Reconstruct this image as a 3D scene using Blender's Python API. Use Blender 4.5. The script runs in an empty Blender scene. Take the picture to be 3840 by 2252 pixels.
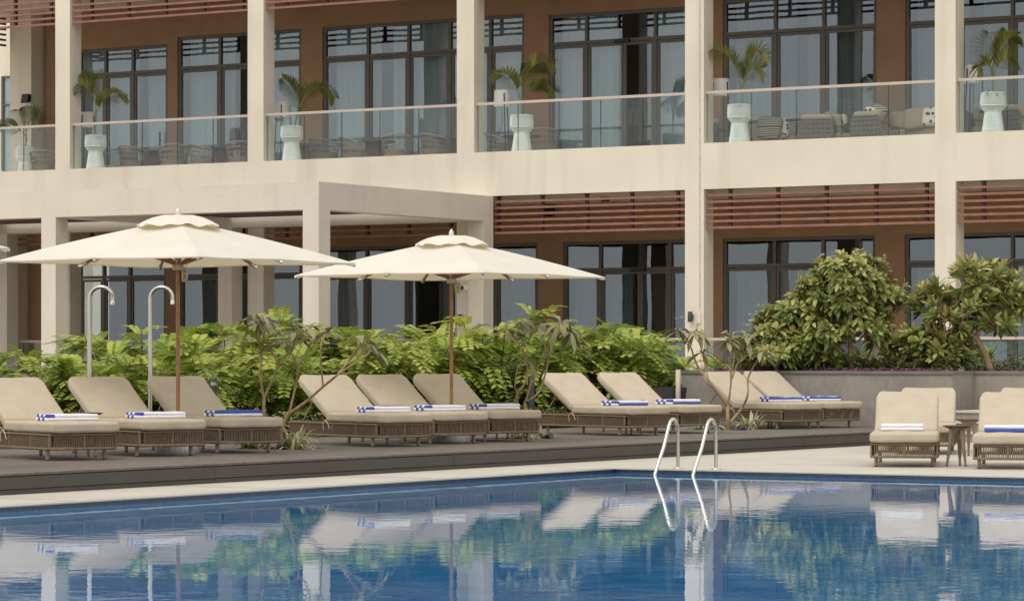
import bpy, math, random
from mathutils import Vector, Matrix, noise
random.seed(7)
R = math.radians
C = bpy.context.scene.collection
# ---------------------------------------------------------------- survey of the place
FOC, YAW, CAM_H, HOR, MIDX = 11604.0, R(31.4), 1.3, 1340.0, 1920.0
cs, sn = math.cos(YAW), math.sin(YAW)
def on_ground(x, y, z=0.0):
    d = (CAM_H - z) * FOC / (y - HOR); r = (x - MIDX) / FOC * d
    return Vector((r * cs - d * sn, r * sn + d * cs, z))
def x_at(px, Y):
    a = (px - MIDX) / FOC; d = Y / (a * sn + cs)
    return a * d * cs - d * sn
YF, YW = 57.86, 61.8            # facade plane and window wall plane
# ---------------------------------------------------------------- mesh builder
class MB:
    def __init__(s):
        s.v = []; s.f = []; s.t = []; s.sm = []; s.mi = []; s.tone = 0.5; s.m = 0
    def add(s, vs, fs, smooth=False):
        o = len(s.v); s.v += [tuple(p) for p in vs]
        for f in fs:
            s.f.append([i + o for i in f]); s.t.append(s.tone); s.sm.append(smooth); s.mi.append(s.m)
        return s
    def box(s, x0, x1, y0, y1, z0, z1):
        vs = [(x, y, z) for z in (z0, z1) for y in (y0, y1) for x in (x0, x1)]
        return s.add(vs, [(0, 2, 3, 1), (4, 5, 7, 6), (0, 1, 5, 4), (2, 6, 7, 3), (0, 4, 6, 2), (1, 3, 7, 5)])
    def bar(s, a, b, w, h=None, up=(0, 0, 1)):
        h = h or w; a, b = Vector(a), Vector(b); d = (b - a).normalized(); u = Vector(up)
        if abs(d.dot(u)) > .98: u = Vector((0, 1, 0))
        r = d.cross(u).normalized(); u = r.cross(d)
        q = [r * (i * w / 2) + u * (j * h / 2) for i, j in ((-1, -1), (1, -1), (1, 1), (-1, 1))]
        return s.add([a + k for k in q] + [b + k for k in q], [(3, 2, 1, 0), (4, 5, 6, 7), (0, 1, 5, 4), (1, 2, 6, 5), (2, 3, 7, 6), (3, 0, 4, 7)])
    def tube(s, pts, rad, n=8, caps=True, closed=False):
        pts = [Vector(p) for p in pts]; N = len(pts)
        rs = rad if isinstance(rad, (list, tuple)) else [rad] * N
        tang = []
        for i in range(N):
            if closed: t = pts[(i + 1) % N] - pts[i - 1]
            else: t = pts[min(i + 1, N - 1)] - pts[max(i - 1, 0)]
            tang.append(t.normalized())
        u = tang[0].orthogonal().normalized(); vs = []
        for i in range(N):
            u = (u - tang[i] * u.dot(tang[i]))
            u = u.normalized() if u.length > 1e-6 else tang[i].orthogonal().normalized()
            w = tang[i].cross(u)
            for k in range(n):
                a = 2 * math.pi * k / n
                vs.append(pts[i] + (u * math.cos(a) + w * math.sin(a)) * rs[i])
        fs = []
        for i in range(N if closed else N - 1):
            j = (i + 1) % N
            for k in range(n):
                k2 = (k + 1) % n
                fs.append((i * n + k, i * n + k2, j * n + k2, j * n + k))
        s.add(vs, fs, n > 4)
        if caps and not closed:
            s.add(vs[:n], [tuple(reversed(range(n)))]); s.add(vs[-n:], [tuple(range(n))])
        return s
    def lathe(s, prof, n=24, c=(0, 0, 0), smooth=True, a0=0, flat=()):
        vs = []; fs = []
        for r, z in prof:
            for k in range(n):
                a = a0 + 2 * math.pi * k / n
                vs.append((c[0] + r * math.cos(a), c[1] + r * math.sin(a), c[2] + z))
        for i in range(len(prof) - 1):
            for k in range(n):
                k2 = (k + 1) % n
                fs.append((i * n + k, i * n + k2, (i + 1) * n + k2, (i + 1) * n + k))
        s.add(vs, fs, smooth)
        if prof[0][0] > 1e-4: s.add(vs[:n], [tuple(reversed(range(n)))])
        if prof[-1][0] > 1e-4: s.add(vs[-n:], [tuple(range(n))])
        return s
    def rbox(s, hx, hy, hz, r, M=None, bulge=0, seg=4, mid=5, fn=None):
        M = M or Matrix.Identity(4)
        def samp(h):
            e = [h - r + r * math.sin(math.pi / 2 * i / seg) for i in range(seg + 1)]
            inner = [-(h - r) + 2 * (h - r) * i / mid for i in range(mid + 1)]
            return [-q for q in reversed(e[1:])] + inner + e[1:]
        S = [samp(hx), samp(hy), samp(hz)]; H = (hx, hy, hz); vs = []; idx = {}; fs = []
        def vert(p):
            q = [max(-(H[i] - r), min(H[i] - r, p[i])) for i in range(3)]
            d = Vector([p[i] - q[i] for i in range(3)])
            P = Vector(q) + (d.normalized() * r if d.length > 1e-9 else Vector((0, 0, 0)))
            if bulge: P.z += (1 if P.z > 0 else .25 * -1) * bulge * (1 - (P.x / hx) ** 2) * (1 - (P.y / hy) ** 2)
            if fn: P = fn(P)
            k = tuple(round(c, 5) for c in P)
            if k not in idx: idx[k] = len(vs); vs.append(M @ P)
            return idx[k]
        for ax in range(3):
            b, c = (ax + 1) % 3, (ax + 2) % 3
            for sg in (-1, 1):
                for i in range(len(S[b]) - 1):
                    for j in range(len(S[c]) - 1):
                        q = []
                        for (ii, jj) in ((i, j), (i + 1, j), (i + 1, j + 1), (i, j + 1)):
                            p = [0, 0, 0]; p[ax] = sg * H[ax]; p[b] = S[b][ii]; p[c] = S[c][jj]; q.append(vert(p))
                        if sg < 0: q.reverse()
                        if len(set(q)) > 2: fs.append(tuple(dict.fromkeys(q)))
        return s.add(vs, fs, True)
    def leaf(s, p, d, L, W, nrm=None, droop=.3, seg=4, fold=.25, prof=None):
        p, d = Vector(p), Vector(d).normalized(); up = Vector(nrm) if nrm else Vector((0, 0, 1))
        side = d.cross(up)
        side = side.normalized() if side.length > 1e-3 else d.orthogonal().normalized()
        n = side.cross(d); vs = []; pr = prof or (0.25, .8, 1, .75, 0.05)
        for i in range(seg + 1):
            t = i / seg; c = p + d * (L * t) - Vector((0, 0, 1)) * (droop * L * t * t)
            k = t * (len(pr) - 1); a = int(min(k, len(pr) - 2)); w = (pr[a] + (pr[a + 1] - pr[a]) * (k - a)) * W / 2
            vs += [c - side * w + n * (fold * w), c, c + side * w + n * (fold * w)]
        fs = []
        for i in range(seg):
            o = i * 3; fs += [(o, o + 1, o + 4, o + 3), (o + 1, o + 2, o + 5, o + 4)]
        return s.add(vs, fs, True)
    def build(s, name, mat, parent=None, loc=None, rot=None):
        me = bpy.data.meshes.new(name); me.from_pydata(s.v, [], s.f); me.update()
        me.polygons.foreach_set('use_smooth', s.sm)
        mats = mat if isinstance(mat, (list, tuple)) else [mat]
        for m in mats: me.materials.append(m)
        if len(mats) > 1: me.polygons.foreach_set('material_index', s.mi)
        at = me.attributes.new('tone', 'FLOAT', 'FACE'); at.data.foreach_set('value', s.t)
        o = bpy.data.objects.new(name, me); C.objects.link(o)
        if parent: o.parent = parent
        if loc is not None: o.location = loc
        if rot is not None: o.rotation_euler = rot
        return o
def tag(o, label, cat, group=None, kind=None):
    if label: o['label'] = label
    if cat: o['category'] = cat
    if group: o['group'] = group
    if kind: o['kind'] = kind
    return o
def empty(name, loc, rz=0, label=None, cat=None, group=None):
    o = bpy.data.objects.new(name, None); C.objects.link(o); o.location = loc; o.rotation_euler = (0, 0, rz)
    o.empty_display_size = .1
    return tag(o, label, cat, group)
def copy_tree(o, parent=None):
    c = o.copy(); C.objects.link(c)
    if parent: c.parent = parent
    for ch in [k for k in C.objects if k.parent == o]: copy_tree(ch, c)
    return c
def structure(o): o['kind'] = 'structure'; return o
# ---------------------------------------------------------------- materials
def mat(name, col=(.5, .5, .5), rough=.7, metal=0, noise_amt=.12, noise_scale=3.0, bump=0, bump_scale=80, spec=.5, tone=None, trans=0, trans_col=None, coat=0):
    m = bpy.data.materials.new(name); m.use_nodes = True; nt = m.node_tree; b = nt.nodes['Principled BSDF']
    N = nt.nodes.new; L = nt.links.new
    b.inputs['Roughness'].default_value = rough; b.inputs['Metallic'].default_value = metal
    b.inputs['Specular IOR Level'].default_value = spec
    tc = N('ShaderNodeTexCoord'); no = N('ShaderNodeTexNoise'); no.inputs['Scale'].default_value = noise_scale; no.inputs['Detail'].default_value = 6
    L(tc.outputs['Object'], no.inputs['Vector'])
    mp = N('ShaderNodeMapRange'); mp.inputs[1].default_value = .3; mp.inputs[2].default_value = .7
    mp.inputs[3].default_value = 1 - noise_amt; mp.inputs[4].default_value = 1 + noise_amt
    L(no.outputs['Fac'], mp.inputs[0])
    mul = N('ShaderNodeMix'); mul.data_type = 'RGBA'; mul.blend_type = 'MULTIPLY'; mul.inputs[0].default_value = 1
    mul.inputs[6].default_value = (*col, 1); L(mp.outputs[0], mul.inputs[7])
    if tone:   # (dark, mid, light) colours by the tone written on every face
        at = N('ShaderNodeAttribute'); at.attribute_name = 'tone'; cr = N('ShaderNodeValToRGB')
        e = cr.color_ramp.elements; e[0].color = (*tone[0], 1); e[1].color = (*tone[-1], 1)
        for i, k in enumerate(tone[1:-1]):
            q = e.new((i + 1) / (len(tone) - 1)); q.color = (*k, 1)
        L(at.outputs['Fac'], cr.inputs[0]); L(cr.outputs[0], mul.inputs[6])
    L(mul.outputs[2], b.inputs['Base Color'])
    if bump:
        bn = N('ShaderNodeTexNoise'); bn.inputs['Scale'].default_value = bump_scale; bn.inputs['Detail'].default_value = 4
        L(tc.outputs['Object'], bn.inputs['Vector'])
        bp = N('ShaderNodeBump'); bp.inputs['Strength'].default_value = bump; bp.inputs['Distance'].default_value = .02
        L(bn.outputs['Fac'], bp.inputs['Height']); L(bp.outputs[0], b.inputs['Normal'])
    if trans:
        tr = N('ShaderNodeBsdfTranslucent'); mx = N('ShaderNodeMixShader'); mx.inputs[0].default_value = trans
        if trans_col: tr.inputs[0].default_value = (*trans_col, 1)
        else: L(mul.outputs[2], tr.inputs[0])
        L(b.outputs[0], mx.inputs[1]); L(tr.outputs[0], mx.inputs[2]); L(mx.outputs[0], nt.nodes['Material Output'].inputs[0])
    m['mul'] = 1
    return m
def node(m, t, **k):
    n = m.node_tree.nodes.new(t)
    for a, b in k.items(): setattr(n, a, b)
    return n
def base_link(m):   # the colour link of a material made by mat()
    return [l for l in m.node_tree.links if l.to_socket.name == 'Base Color'][0].from_socket
def overlay(m, fac_socket, col):
    mx = node(m, 'ShaderNodeMix', data_type='RGBA'); src = base_link(m)
    m.node_tree.links.new(fac_socket, mx.inputs[0]); m.node_tree.links.new(src, mx.inputs[6]); mx.inputs[7].default_value = (*col, 1)
    m.node_tree.links.new(mx.outputs[2], m.node_tree.nodes['Principled BSDF'].inputs['Base Color'])
def streaks(m, col, amt=.35, sx=1.2, sz=.12):   # rain streaks: noise stretched down the wall
    L = m.node_tree.links.new
    tc = node(m, 'ShaderNodeTexCoord'); mp = node(m, 'ShaderNodeMapping'); mp.inputs['Scale'].default_value = (sx, sx, sz)
    n = node(m, 'ShaderNodeTexNoise'); n.inputs['Scale'].default_value = 2; n.inputs['Detail'].default_value = 8
    r = node(m, 'ShaderNodeMapRange'); r.inputs[1].default_value = .5; r.inputs[2].default_value = .8; r.inputs[3].default_value = 0; r.inputs[4].default_value = amt
    L(tc.outputs['Object'], mp.inputs[0]); L(mp.outputs[0], n.inputs['Vector']); L(n.outputs['Fac'], r.inputs[0]); overlay(m, r.outputs[0], col)
def grooves(m, axis, period, width, col, amt=1.0):   # dark joints every `period` metres
    L = m.node_tree.links.new
    tc = node(m, 'ShaderNodeTexCoord'); sp = node(m, 'ShaderNodeSeparateXYZ'); L(tc.outputs['Object'], sp.inputs[0])
    a = node(m, 'ShaderNodeMath', operation='MODULO'); b = node(m, 'ShaderNodeMath', operation='ABSOLUTE'); c = node(m, 'ShaderNodeMath', operation='LESS_THAN')
    L(sp.outputs[axis], b.inputs[0]); L(b.outputs[0], a.inputs[0]); a.inputs[1].default_value = period
    L(a.outputs[0], c.inputs[0]); c.inputs[1].default_value = width
    d = node(m, 'ShaderNodeMath', operation='MULTIPLY'); L(c.outputs[0], d.inputs[0]); d.inputs[1].default_value = amt
    overlay(m, d.outputs[0], col)

stucco = mat('cream stucco', (.68, .62, .512), .9, noise_amt=.05, noise_scale=.8, bump=.2, bump_scale=40, spec=.2); streaks(stucco, (.42, .35, .26), .38)
stucco2 = mat('pergola stucco', (.60, .545, .465), .9, noise_amt=.05, noise_scale=.8, bump=.42, bump_scale=26, spec=.2); streaks(stucco2, (.38, .32, .25), .22)
brown = mat('brown render', (.31, .188, .112), .9, noise_amt=.10, noise_scale=1.2, bump=.3, bump_scale=40, spec=.2); streaks(brown, (.23, .135, .08), .3)
redwood = mat('red brown slats', (.245, .108, .07), .55, noise_amt=.18, noise_scale=6)
darkred = mat('dark red steel', (.07, .022, .018), .6)
bronze = mat('bronze frame', (.105, .092, .075), .5, noise_amt=.06, metal=.2)
gasket = mat('black gasket', (.012, .011, .010), .6)
black = mat('black plastic', (.012, .012, .013), .55)
soil = mat('soil', (.05, .035, .022), .95, noise_amt=.3, noise_scale=20, bump=.6, bump_scale=30)
beige_metal = mat('beige rail metal', (.50, .42, .35), .45, noise_amt=.04)
inside_dark = mat('interior dark', (.035, .032, .030), .9)
inside_warm = mat('interior timber', (.34, .25, .15), .7, noise_amt=.2)
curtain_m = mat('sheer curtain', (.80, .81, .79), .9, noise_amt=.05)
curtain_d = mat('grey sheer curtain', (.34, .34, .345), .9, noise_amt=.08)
fabric = mat('tan cushion fabric', (.47, .40, .305), .95, noise_amt=.06, noise_scale=4, bump=.25, bump_scale=14, spec=.15)
# fine woven threads
for sc_, vec in ((90, (1, 1, 6)), (90, (6, 1, 1))):
    L = fabric.node_tree.links.new
    tc = node(fabric, 'ShaderNodeTexCoord'); mp = node(fabric, 'ShaderNodeMapping'); mp.inputs['Scale'].default_value = vec
    n = node(fabric, 'ShaderNodeTexNoise'); n.inputs['Scale'].default_value = sc_ / 3; n.inputs['Detail'].default_value = 3
    r = node(fabric, 'ShaderNodeMapRange'); r.inputs[1].default_value = .45; r.inputs[2].default_value = .75; r.inputs[4].default_value = .22
    L(tc.outputs['Object'], mp.inputs[0]); L(mp.outputs[0], n.inputs['Vector']); L(n.outputs['Fac'], r.inputs[0]); overlay(fabric, r.outputs[0], (.36, .28, .19))
rope = mat('taupe rope', (.175, .125, .078), .85, noise_amt=.2, noise_scale=30)
taupe = mat('taupe metal', (.29, .22, .16), .5, noise_amt=.05)
rubber = mat('black rubber foot', (.02, .018, .016), .7)
white_t = mat('white terry', (.80, .80, .84), .95, noise_amt=.04, noise_scale=30, bump=.7, bump_scale=120, spec=.1)
blue_t = mat('blue terry', (.075, .115, .44), .95, noise_amt=.08, noise_scale=30, bump=.7, bump_scale=120, spec=.1)
tabletop = mat('dark wood top', (.11, .066, .045), .5, noise_amt=.25, noise_scale=8)
tableleg = mat('taupe wood leg', (.26, .195, .135), .6, noise_amt=.15, noise_scale=10)
decking = mat('composite decking', (.138, .111, .089), .8, noise_amt=.16, noise_scale=2.0)
streaks(decking, (.06, .048, .038), .85, 5, .16); grooves(decking, 'X', .145, .012, (.02, .017, .015))
fascia_m = mat('dark fascia board', (.066, .054, .047), .6, noise_amt=.12, noise_scale=2)
grooves(fascia_m, 'Z', .011, .003, (.03, .025, .022), .8)
paving = mat('beige paving', (.46, .42, .352), .75, noise_amt=.07, noise_scale=1.1, bump=.1, bump_scale=60); streaks(paving, (.38, .34, .28), .3, .35, .35)
ground_m = mat('sandy ground', (.40, .34, .27), .95, noise_amt=.15, noise_scale=.5)
terrace_m = mat('terrace tile', (.52, .46, .38), .7, noise_amt=.1)
stone = mat('grey stone cladding', (.255, .228, .194), .75, noise_amt=.18, noise_scale=1.6, bump=.2, bump_scale=50)
streaks(stone, (.35, .325, .29), .6, 5.0, 2.5); grooves(stone, 'Z', .56, .005, (.36, .34, .30), .8)
stone_cap = mat('stone coping', (.17, .15, .13), .7, noise_amt=.12)
step_m = mat('pale step stone', (.50, .45, .37), .8, noise_amt=.08)
granite = mat('granite', (.46, .46, .45), .6, noise_amt=.5, noise_scale=55)
chrome = mat('brushed steel', (.50, .48, .45), .14, metal=1, noise_amt=.03)
steel = mat('satin steel', (.56, .53, .48), .26, metal=1, noise_amt=.04)
canopy_m = mat('cream canvas', (.80, .765, .675), .9, noise_amt=.05, noise_scale=1.6, bump=.35, bump_scale=2.2, spec=.1, trans=.30, trans_col=(.80, .68, .42))
polewood = mat('red brown pole wood', (.31, .145, .052), .45, noise_amt=.25, noise_scale=9)
ropecord = mat('beige cord', (.55, .48, .34), .9)
graymetal = mat('dark grey metal', (.045, .045, .047), .5)
white_rope = mat('white cord', (.84, .84, .82), .8, noise_amt=.05)
shade_m = mat('white lamp shade', (.88, .87, .85), .9, trans=.35, noise_amt=.03)
wicker = mat('brown wicker', (.155, .112, .075), .8, noise_amt=.2, noise_scale=25)
sofa_m = mat('sofa fabric', (.29, .235, .165), .95, noise_amt=.08)
strap_m = mat('grey strap', (.10, .085, .07), .8)
bell_m = mat('red bell paint', (.40, .012, .02), .35)
tile_m = mat('pool tile', (.035, .055, .085), .25, noise_amt=.3, noise_scale=30)
bark = mat('plumeria bark', (.34, .235, .13), .9, noise_amt=.28, noise_scale=14, bump=.5, bump_scale=40)
bark_d = mat('dark stem', (.075, .06, .035), .9, noise_amt=.3, noise_scale=14)
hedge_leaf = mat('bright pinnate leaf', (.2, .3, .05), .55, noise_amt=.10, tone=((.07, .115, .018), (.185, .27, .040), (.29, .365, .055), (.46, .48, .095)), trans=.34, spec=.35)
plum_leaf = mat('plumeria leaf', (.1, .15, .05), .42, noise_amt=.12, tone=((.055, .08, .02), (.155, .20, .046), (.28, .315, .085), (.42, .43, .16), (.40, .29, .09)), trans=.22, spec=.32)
dry_leaf = mat('young plumeria leaf', (.1, .15, .05), .5, noise_amt=.12, tone=((.13, .13, .05), (.22, .22, .09), (.30, .30, .14), (.40, .33, .14)), trans=.25)
palm_leaf = mat('palm leaf', (.1, .15, .05), .45, noise_amt=.1, tone=((.06, .09, .02), (.15, .19, .035), (.26, .28, .06), (.34, .28, .07)), trans=.3)
small_leaf = mat('small bedding leaf', (.1, .15, .05), .6, noise_amt=.1, tone=((.05, .07, .02), (.13, .165, .045), (.24, .26, .085), (.24, .17, .08)), trans=.2)
purple_leaf = mat('purple bedding leaf', (.1, .15, .05), .55, noise_amt=.1, tone=((.06, .02, .035), (.16, .055, .09), (.27, .12, .16), (.20, .22, .11)), trans=.15)
striped_leaf = mat('striped blade leaf', (.1, .15, .05), .5, noise_amt=.1, tone=((.10, .15, .035), (.30, .32, .12), (.58, .55, .34), (.66, .62, .42)), trans=.25)
petal = mat('white petal', (.82, .80, .70), .7, noise_amt=.05, trans=.2)
# striped cushion
striped = mat('striped pillow', (.36, .32, .26), .95); grooves(striped, 'Z', .05, .022, (.06, .05, .045), 1)
def glass(name, tint, add, wav, rough=0.0, gl=(.9, .95, 1)):
    m = bpy.data.materials.new(name); m.use_nodes = True; nt = m.node_tree; nt.nodes.remove(nt.nodes['Principled BSDF']); L = nt.links.new
    t = node(m, 'ShaderNodeBsdfTransparent'); t.inputs[0].default_value = (*tint, 1)
    g = node(m, 'ShaderNodeBsdfGlossy'); g.inputs['Roughness'].default_value = rough; g.inputs[0].default_value = (*gl, 1)
    f = node(m, 'ShaderNodeFresnel'); f.inputs[0].default_value = 1.5
    a = node(m, 'ShaderNodeMath', operation='ADD'); a.inputs[1].default_value = add; L(f.outputs[0], a.inputs[0])
    ge = node(m, 'ShaderNodeNewGeometry'); inv = node(m, 'ShaderNodeMath', operation='SUBTRACT'); inv.inputs[0].default_value = 1; L(ge.outputs['Backfacing'], inv.inputs[1])
    mu = node(m, 'ShaderNodeMath', operation='MULTIPLY'); L(a.outputs[0], mu.inputs[0]); L(inv.outputs[0], mu.inputs[1])   # only the outer face mirrors
    x = node(m, 'ShaderNodeMixShader'); L(mu.outputs[0], x.inputs[0]); L(t.outputs[0], x.inputs[1]); L(g.outputs[0], x.inputs[2])
    if wav:
        tc = node(m, 'ShaderNodeTexCoord'); n = node(m, 'ShaderNodeTexNoise'); n.inputs['Scale'].default_value = .9; n.inputs['Detail'].default_value = 1
        L(tc.outputs['Object'], n.inputs['Vector']); b = node(m, 'ShaderNodeBump'); b.inputs['Strength'].default_value = wav; b.inputs['Distance'].default_value = .02
        L(n.outputs['Fac'], b.inputs['Height']); L(b.outputs[0], g.inputs['Normal'])
    L(x.outputs[0], nt.nodes['Material Output'].inputs[0]); return m
pane_m = glass('window glass', (.72, .78, .80), .10, .14, 0, (.80, .91, 1.0))
rail_glass = glass('railing glass', (.93, .965, .95), .03, 0, 0, (.8, .86, .86))
glass_edge = mat('glass edge', (.05, .075, .065), .3)
# water
water_m = bpy.data.materials.new('pool water'); water_m.use_nodes = True
wb = water_m.node_tree.nodes['Principled BSDF']; L = water_m.node_tree.links.new
wb.inputs['Roughness'].default_value = .012; wb.inputs['IOR'].default_value = 1.33; wb.inputs['Specular Tint'].default_value = (.92, .97, 1, 1)
tc = node(water_m, 'ShaderNodeTexCoord')
n1 = node(water_m, 'ShaderNodeTexNoise'); n1.inputs['Scale'].default_value = 4.2; n1.inputs['Detail'].default_value = 3; n1.inputs['Roughness'].default_value = .45
n2 = node(water_m, 'ShaderNodeTexNoise'); n2.inputs['Scale'].default_value = .35; n2.inputs['Detail'].default_value = 2
L(tc.outputs['Object'], n1.inputs['Vector']); L(tc.outputs['Object'], n2.inputs['Vector'])
bw = node(water_m, 'ShaderNodeBump'); bw.inputs['Distance'].default_value = .0026
ml = node(water_m, 'ShaderNodeMapRange'); ml.inputs[1].default_value = .35; ml.inputs[2].default_value = .65; ml.inputs[3].default_value = .12; ml.inputs[4].default_value = .5
L(n2.outputs['Fac'], ml.inputs[0]); L(ml.outputs[0], bw.inputs['Strength']); L(n1.outputs['Fac'], bw.inputs['Height']); L(bw.outputs[0], wb.inputs['Normal'])
cr = node(water_m, 'ShaderNodeValToRGB'); cr.color_ramp.elements[0].color = (.022, .145, .34, 1); cr.color_ramp.elements[1].color = (.05, .21, .43, 1)
cr.color_ramp.elements[0].position = .35; cr.color_ramp.elements[1].position = .65
n3 = node(water_m, 'ShaderNodeTexNoise'); n3.inputs['Scale'].default_value = 3; n3.inputs['Detail'].default_value = 4; L(tc.outputs['Object'], n3.inputs['Vector'])
L(n3.outputs['Fac'], cr.inputs[0]); L(cr.outputs[0], wb.inputs['Base Color'])

# ---------------------------------------------------------------- setting: ground, pool, deck
PX0, PX1, PY0, PY1 = -17.93, 14.0, 3.0, 31.70
def ring(mb, x0, x1, y0, y1, X0, X1, Y0, Y1, z0, z1):   # slab with a rectangular hole
    mb.box(X0, X1, Y0, y0, z0, z1); mb.box(X0, X1, y1, Y1, z0, z1); mb.box(X0, x0, y0, y1, z0, z1); mb.box(x1, X1, y0, y1, z0, z1)
m = MB(); ring(m, PX0 - 1, PX1 + 1, PY0 - 1, PY1 + 1, -900, 900, -900, 900, -.6, -.1); structure(m.build('ground', ground_m))
m = MB(); ring(m, PX0, PX1, PY0, PY1, -19.36, 40, -12, 46.3, -.013, 0)
m.box(-60, -19.362, -12, 57.0, -.2, -.012); structure(m.build('pool_terrace', paving))
m = MB(); m.box(PX0 - .16, PX0 - .15, PY0, PY1 + .16, 0, .0015)
for y in range(4, 44, 3): m.box(-19.3 if y < 31 else -17, PX0 - .17 if y < 31 else 30, y, y + .006, 0, .0015)
structure(m.build('paving_joints', stone_cap))
m = MB(); m.add([(PX0 - .019, PY0 - .019, -.055), (PX1 + .019, PY0 - .019, -.055), (PX1 + .019, PY1 + .019, -.055), (PX0 - .019, PY1 + .019, -.055)], [(0, 1, 2, 3)]); structure(m.build('pool_water', water_m))
m = MB(); ring(m, PX0 - .02, PX1 + .02, PY0 - .02, PY1 + .02, PX0 - .3, PX1 + .3, PY0 - .3, PY1 + .3, -1.5, -.0135); m.box(PX0, PX1, PY0, PY1, -1.7, -1.501); structure(m.build('pool_basin', tile_m))
DX0, DX1, DZ, WY0 = -24.6, -19.37, .2, 45.419
# deck with planting holes for the three young trees
holes = [(-22.45, -21.6, 30.2, 31.1), (-22.4, -21.55, 35.7, 36.55), (-22.4, -21.5, 41.9, 42.85)]
m = MB(); y = 8.0
for hx0, hx1, hy0, hy1 in holes:
    m.box(DX0, DX1, y, hy0, DZ - .022, DZ); m.box(DX0, hx0, hy0, hy1, DZ - .022, DZ); m.box(hx1, DX1, hy0, hy1, DZ - .022, DZ); y = hy1
m.box(DX0, DX1, y, WY0, DZ - .022, DZ); structure(m.build('deck', decking))
m = MB()
y = 7.3
while y < WY0:   # fascia boards, two high, with butt joints
    e = min(y + 4.62, WY0); m.box(DX1 - .0, DX1 + .022, y, e - .006, .052, DZ - .033); m.box(DX1 - .012, DX1 + .008, y, e - .006, .002, .044); y += 4.62
structure(m.build('deck_fascia', fascia_m))
m = MB(); m.box(DX1 - .08, DX1 - .013, 8, WY0, -.011, DZ - .023); structure(m.build('deck_joist', gasket))
m = MB()
for hx0, hx1, hy0, hy1 in holes: m.box(hx0 - .02, hx1 + .02, hy0 - .02, hy1 + .02, 0, .155)
m.box(-34.5, DX0 - .004, 20, 57.0, -.0, .12); structure(m.build('planting_soil', soil))
# ---------------------------------------------------------------- planter wall and steps
w = empty('planter_wall', (-22, 44.9, 0), 0, 'long grey stone planter wall behind the loungers, topped by a thin coping', 'wall')
WZ, WY = 1.087, 45.42; WL, WR = x_at(2556, WY), x_at(3572, WY)
m = MB(); m.box(WL, WR, WY, WY + .3, 0, WZ - .05); m.box(WR - .3, WR, WY + .3, 46.3, 0, WZ - .05); m.box(WR - .3, -6, 46.3, 46.6, 0, WZ - .05); m.box(WL, WL + .3, WY + .3, 53, 0, WZ - .05)
o = m.build('wall_face', stone, w); o.matrix_parent_inverse = Matrix.Translation((22, -44.9, 0))
m = MB(); m.box(WL - .02, WR + .02, WY - .025, WY + .33, WZ - .05, WZ); m.box(WR - .33, WR + .02, WY + .33, 46.275, WZ - .05, WZ); m.box(WR - .33, -6, 46.275, 46.63, WZ - .05, WZ); m.box(WL - .02, WL + .33, WY + .33, 53, WZ - .05, WZ)
o = m.build('coping', stone_cap, w); o.matrix_parent_inverse = Matrix.Translation((22, -44.9, 0))
m = MB(); m.box(WL + .31, WR - .31, WY + .31, 46.6, .5, WZ - .06); m.box(WL + .31, -6, 46.61, 51.5, .5, WZ - .06); structure(m.build('planter_soil', soil))
m = MB(); m.box(-60, 5, 51.5, YW + 5, .1, .63); structure(m.build('terrace_floor', terrace_m))
s = empty('stone_steps', (-14, 44.2, 0), 0, 'pale stone steps rising to the wall behind the right hand loungers', 'steps')
for i in range(3):
    m = MB(); m.box(-19.33, -8, 44.2 + .36 * i, 46.29, .001 + .158 * i, .158 * (i + 1) - .035); o = m.build('riser', stone, s); o.matrix_parent_inverse = Matrix.Translation((14, -44.2, 0))
    m = MB(); m.box(-19.33, -8, 44.17 + .36 * i, 46.29 if i == 2 else 44.2 + .36 * (i + 1) - .002, .158 * (i + 1) - .034, .158 * (i + 1)); o = m.build('tread', step_m, s); o.matrix_parent_inverse = Matrix.Translation((14, -44.2, 0))
# ---------------------------------------------------------------- the hotel building
B = empty('hotel_building', (0, 0, 0), 0, 'cream two storey hotel wing with brown recessed balconies and red slatted louvres', 'building')
col_x = [-48.2 + 5.725 * (k - 1) for k in range(0, 8)]; CW, CD = .45, .43
S1, S2, FL2, U1_, U2_ = 4.85, 5.82, 5.65, 10.15, 11.2
for x in col_x:
    m = MB(); m.box(x, x + CW, YF, YF + CD, 0, U2_); m.build('column', stucco, B)
for k in range(7):
    x0, x1 = col_x[k] + CW, col_x[k + 1]
    m = MB(); m.box(x0, x1, YF, YF + CD, S1, S2); m.build('parapet_beam', stucco, B)
    m = MB(); m.box(x0, x1, YF, YF + CD, U1_, U2_); m.build('roof_beam', stucco, B)
    # louvre screens on both floors
    for zb in (4.01, 9.31):
        m = MB(); n = 6
        for i in range(n): m.box(x0 + .03, x1 - .005, YF + .06, YF + .12, zb + .137 * i, zb + .137 * i + .05)
        lv = m.build('louvre_screen', redwood, B)
        d = 1.12
        q = x0 + .55
        while q < x1 - .1:
            m = MB(); m.box(q - .035, q + .035, YF + .121, YF + .19, zb + .02, zb + .835); m.box(q - .07, q + .07, YF + .115, YF + .20, zb + .825, zb + .839); m.build('louvre_hanger', darkred, lv); q += d
    # glass balustrades, upper and lower
    for zb, zt in ((S2, 6.92), (.631, 1.72)):
        m = MB(); m.box(x0 + .005, x1 - .005, YF + .08, YF + .136, zt - .058, zt); g = m.build('handrail', beige_metal, B)
        npan = 5; wd = (x1 - x0 - .06) / npan
        for i in range(npan):
            m = MB(); m.box(x0 + .03 + wd * i + .007, x0 + .03 + wd * (i + 1) - .007, YF + .10, YF + .116, zb + .002, zt - .06); m.mi[-2:] = [1, 1]; m.build('glass_panel', [rail_glass, glass_edge], g)
m = MB(); m.box(-54, -12, YF + CD + .001, YW + 5, S1, FL2); m.build('upper_floor_slab', stucco, B)
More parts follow.
